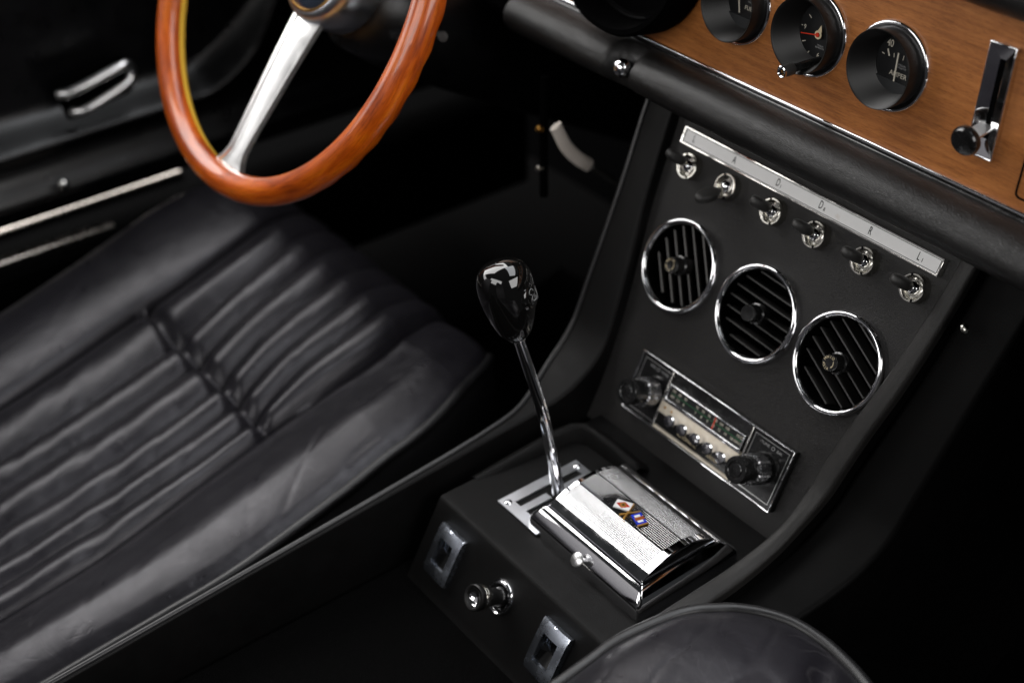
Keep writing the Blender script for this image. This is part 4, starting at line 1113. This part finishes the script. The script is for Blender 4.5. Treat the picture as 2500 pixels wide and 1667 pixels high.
# ------------------------------------------------------------------ steering wheel
WM = face_frame((-0.4323, -0.1369, 0.6974), 30.54)
sw = thing('steering_wheel', WM, 'varnished wood rimmed steering wheel with bare aluminium spokes', 'steering wheel')
def rimf(a, c):
    th = 2 * math.pi * a; ph = 2 * math.pi * c
    r = 0.0126; rz = 0.0138
    # finger scallops on the hidden forward side
    sc = 1 + (0.07 * math.cos(42 * th) if math.sin(ph) < -0.35 else 0)
    R0 = 0.19
    return ((R0 + r * math.cos(ph)) * math.cos(th), (R0 + r * math.cos(ph)) * math.sin(th), rz * sc * math.sin(ph))
rim = MB().grid(rimf, 240, 40).build('wood_rim', 'rimwood', sw, smooth=80)
ul = rim.data.uv_layers.new(name='grain')
for lp_ in rim.data.loops:
    c_ = rim.data.vertices[lp_.vertex_index].co
    ul.data[lp_.index].uv = (((math.atan2(c_.y, c_.x) - math.pi / 2) % (2 * math.pi)) / (2 * math.pi), (math.atan2(c_.z, math.hypot(c_.x, c_.y) - 0.19) % (2 * math.pi)) / (2 * math.pi))
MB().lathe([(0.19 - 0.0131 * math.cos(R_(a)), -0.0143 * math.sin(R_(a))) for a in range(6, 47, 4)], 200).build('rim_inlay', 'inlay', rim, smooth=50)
def spoke(ang, back=0.0, lift=0.0):
    n = 18; rows = []
    for i in range(n + 1):
        t = i / n; r = 0.030 - back + (0.1790 - 0.030 + back) * t
        w = 0.0215 + (0.0112 - 0.0215) * min(1, t / 0.86)
        if t > 0.86: w += 0.011 * ((t - 0.86) / 0.14) ** 2
        z = -0.034 + 0.032 * t ** 0.85
        rows.append([(-w, r, z - 0.006), (-w, r, z - 0.0005), (-w + 0.0010, r, z), (w - 0.0062, r, z), (w - 0.0052, r, z + 0.0016), (w - 0.0012, r, z + 0.0016), (w, r, z), (w, r, z - 0.006)])
    m_ = 8
    return MB().add([p for q in rows for p in q], [(i * m_ + j, i * m_ + j + 1, (i + 1) * m_ + j + 1, (i + 1) * m_ + j) for i in range(n) for j in range(m_ - 1)], Tx(0, lift, 0) @ RZ(ang)).build('spoke', 'alu', sw, smooth=30)
spoke(180 + 1.5, 0.016); spoke(-80, 0.0, 0.016); spoke(82, 0.0, 0.016)
HS = Tx(0, 0.016, 0.013)
hub = MB(HS).lathe([(0.052, -0.072), (0.053, -0.056), (0.052, -0.046), (0.0490, -0.037), (0.0455, -0.033), (0.0425, -0.0325)], 72).build('hub', 'steel', sw, smooth=50)
MB(HS).lathe([(0.0428, -0.0332), (0.0424, -0.0318), (0.0408, -0.0312), (0.0402, -0.0325)], 72).build('gilt_ring', 'gold', hub)
MB(HS).lathe([(0.0404, -0.0322), (0.038, -0.0295), (0.030, -0.0255), (0.018, -0.0225), (0.0, -0.0210)], 64).build('horn_button', 'horn', hub, smooth=70)
col = thing('steering_column', WM @ Tx(0, 0, -0.06), 'dark steering column shroud behind the wheel hub', 'column')
MB().lathe([(0.030, 0.0), (0.046, -0.012), (0.052, -0.05), (0.055, -0.14), (0.050, -0.42)], 48).build('shroud', 'door', col, smooth=60)
stk = MB().tube([(0.045, -0.01, -0.05), (0.075, 0.0, -0.045), (0.105, 0.004, -0.035)], [0.0035, 0.003, 0.0045], 12)
stk.build('stalk', 'plastic', col, smooth=60)
MB().lathe([(0, 0.006), (0.004, 0.005), (0.006, 0.002), (0.006, -0.003)], 20, Tx(0.062, -0.004, -0.040)).build('stalk_button', 'nickel', col)

# ------------------------------------------------------------------ driver door, sill trims
dr = thing('driver_door', (-0.88, -0.2, 0.2), 'black trimmed driver door with armrest ridge', 'door')
RT = Matrix.Translation((0.88, 0.2, -0.2))
def doorf(a, c):
    y = -1.3 + 2.0 * a; z = 0.30 + 0.50 * c
    # armrest ridge that curls upward towards the front
    zc = 0.405 + (0.10 * max(0, (y + 0.06) / 0.14) ** 1.6 if y > -0.06 else 0)
    fade = 1 if y < 0.02 else max(0, 1 - (y - 0.02) / 0.10)
    d = (z - zc) / 0.015
    x = -0.885 + 0.045 * fade * math.exp(-d * d) 
    d2 = (z - 0.33) / 0.02; x += 0.018 * math.exp(-d2 * d2)
    d3 = (y + 0.0) / 0.5
    x += 0.004 * noise.noise((y * 5, z * 5, 1))
    return (x, y, z)
MB(RT).grid(doorf, 420, 170).build('door_card', 'door', dr, smooth=80)
HT = RT @ Tx(-0.85, -0.186, 0.455)
hm = MB(HT)
def loop():
    return [(0.002, -0.041, 0.003), (0.010, -0.034, 0.005), (0.014, -0.010, 0.011), (0.015, 0.028, 0.020), (0.013, 0.040, 0.020), (0.011, 0.044, 0.011), (0.013, 0.040, 0.001), (0.015, 0.028, -0.004), (0.015, -0.012, -0.016), (0.011, -0.026, -0.020), (0.003, -0.030, -0.021)]
lp = [Vector(p) for p in loop()]
hm.tube(catmull(lp, 6), 0.0058, 12)
dh = hm.build('door_handle', 'alu', dr, smooth=70)
MB(HT).prism(rrect(-0.042, 0.044, -0.026, 0.023, 0.008), 0, 0.004, Tx(-0.002, 0, 0) @ RY(90) @ RZ(90) @ RZ(9)).build('backplate', 'void', dh)
MB(RT @ Tx(-0.846, -0.245, 0.349)).lathe([(0, 0.004), (0.004, 0.0035), (0.0065, 0.001), (0.007, -0.002)], 24, RY(90)).build('screw', 'chrome_worn', dr)
s1 = tag(MB().box(-0.008, 0.008, -0.62, 0.185, -0.003, 0.003).build('sill_strip', 'sill', bevel=0.0025), 'upper and longer of two bright sill strips by the door', 'trim strip', 'bright sill strips')
s1.location = (-0.905, -0.262, 0.286)
s2 = tag(MB().box(-0.0075, 0.0075, -0.62, 0.150, -0.003, 0.003).build('sill_strip', 'sill', bevel=0.0025), 'lower and shorter of two bright sill strips, behind the seat edge', 'trim strip', 'bright sill strips')
s2.location = (-0.832, -0.352, 0.288)
structure(MB().box(-1.1, -0.80, -1.4, 0.4, 0.15, 0.281).build('door_sill', 'void'))

# ------------------------------------------------------------------ pale ended lever under the dash
lv = thing('hand_lever', (-0.25, 0.03, 0.55), 'curved lever with worn pale end in the dark footwell', 'lever')
LT_ = Matrix.Translation((0.25, -0.03, -0.55))
pa = catmull([Vector(p) for p in [(-0.25, 0.010, 0.577), (-0.25, 0.022, 0.553), (-0.25, 0.036, 0.536), (-0.25, 0.050, 0.524)]], 8)
pb = catmull([Vector(p) for p in [(-0.25, 0.050, 0.524), (-0.25, 0.066, 0.510), (-0.25, 0.085, 0.494), (-0.25, 0.14, 0.46), (-0.25, 0.3, 0.44)]], 8)
MB(LT_).tube(pa, 0.0064, 14, flat=(1.0, 0.5)).build('pale_end', 'tan', lv, smooth=40)
MB(LT_).tube(pb, 0.0062, 14, flat=(1.0, 0.6)).build('arm', 'rubber', lv, smooth=60)

pr_ = thing('pedal_rod', (-0.28, 0.018, 0.55), 'thin dark rod with a brass bolt hanging in the driver footwell', 'rod')
MB().tube([(0, 0.004, 0.06), (0, 0.002, 0.0), (0, 0.002, -0.06)], 0.004, 12).build('rod', 'void', pr_)
MB().lathe([(0, 0.003), (0.003, 0.002), (0.0040, -0.002)], 16, Tx(0, -0.003, 0.011) @ RX(70)).build('brass_bolt', 'gold', pr_)
MB().lathe([(0, 0.003), (0.003, 0.002), (0.0040, -0.002)], 16, Tx(0, -0.003, -0.030) @ RX(70)).build('grey_bolt', 'nickel', pr_)
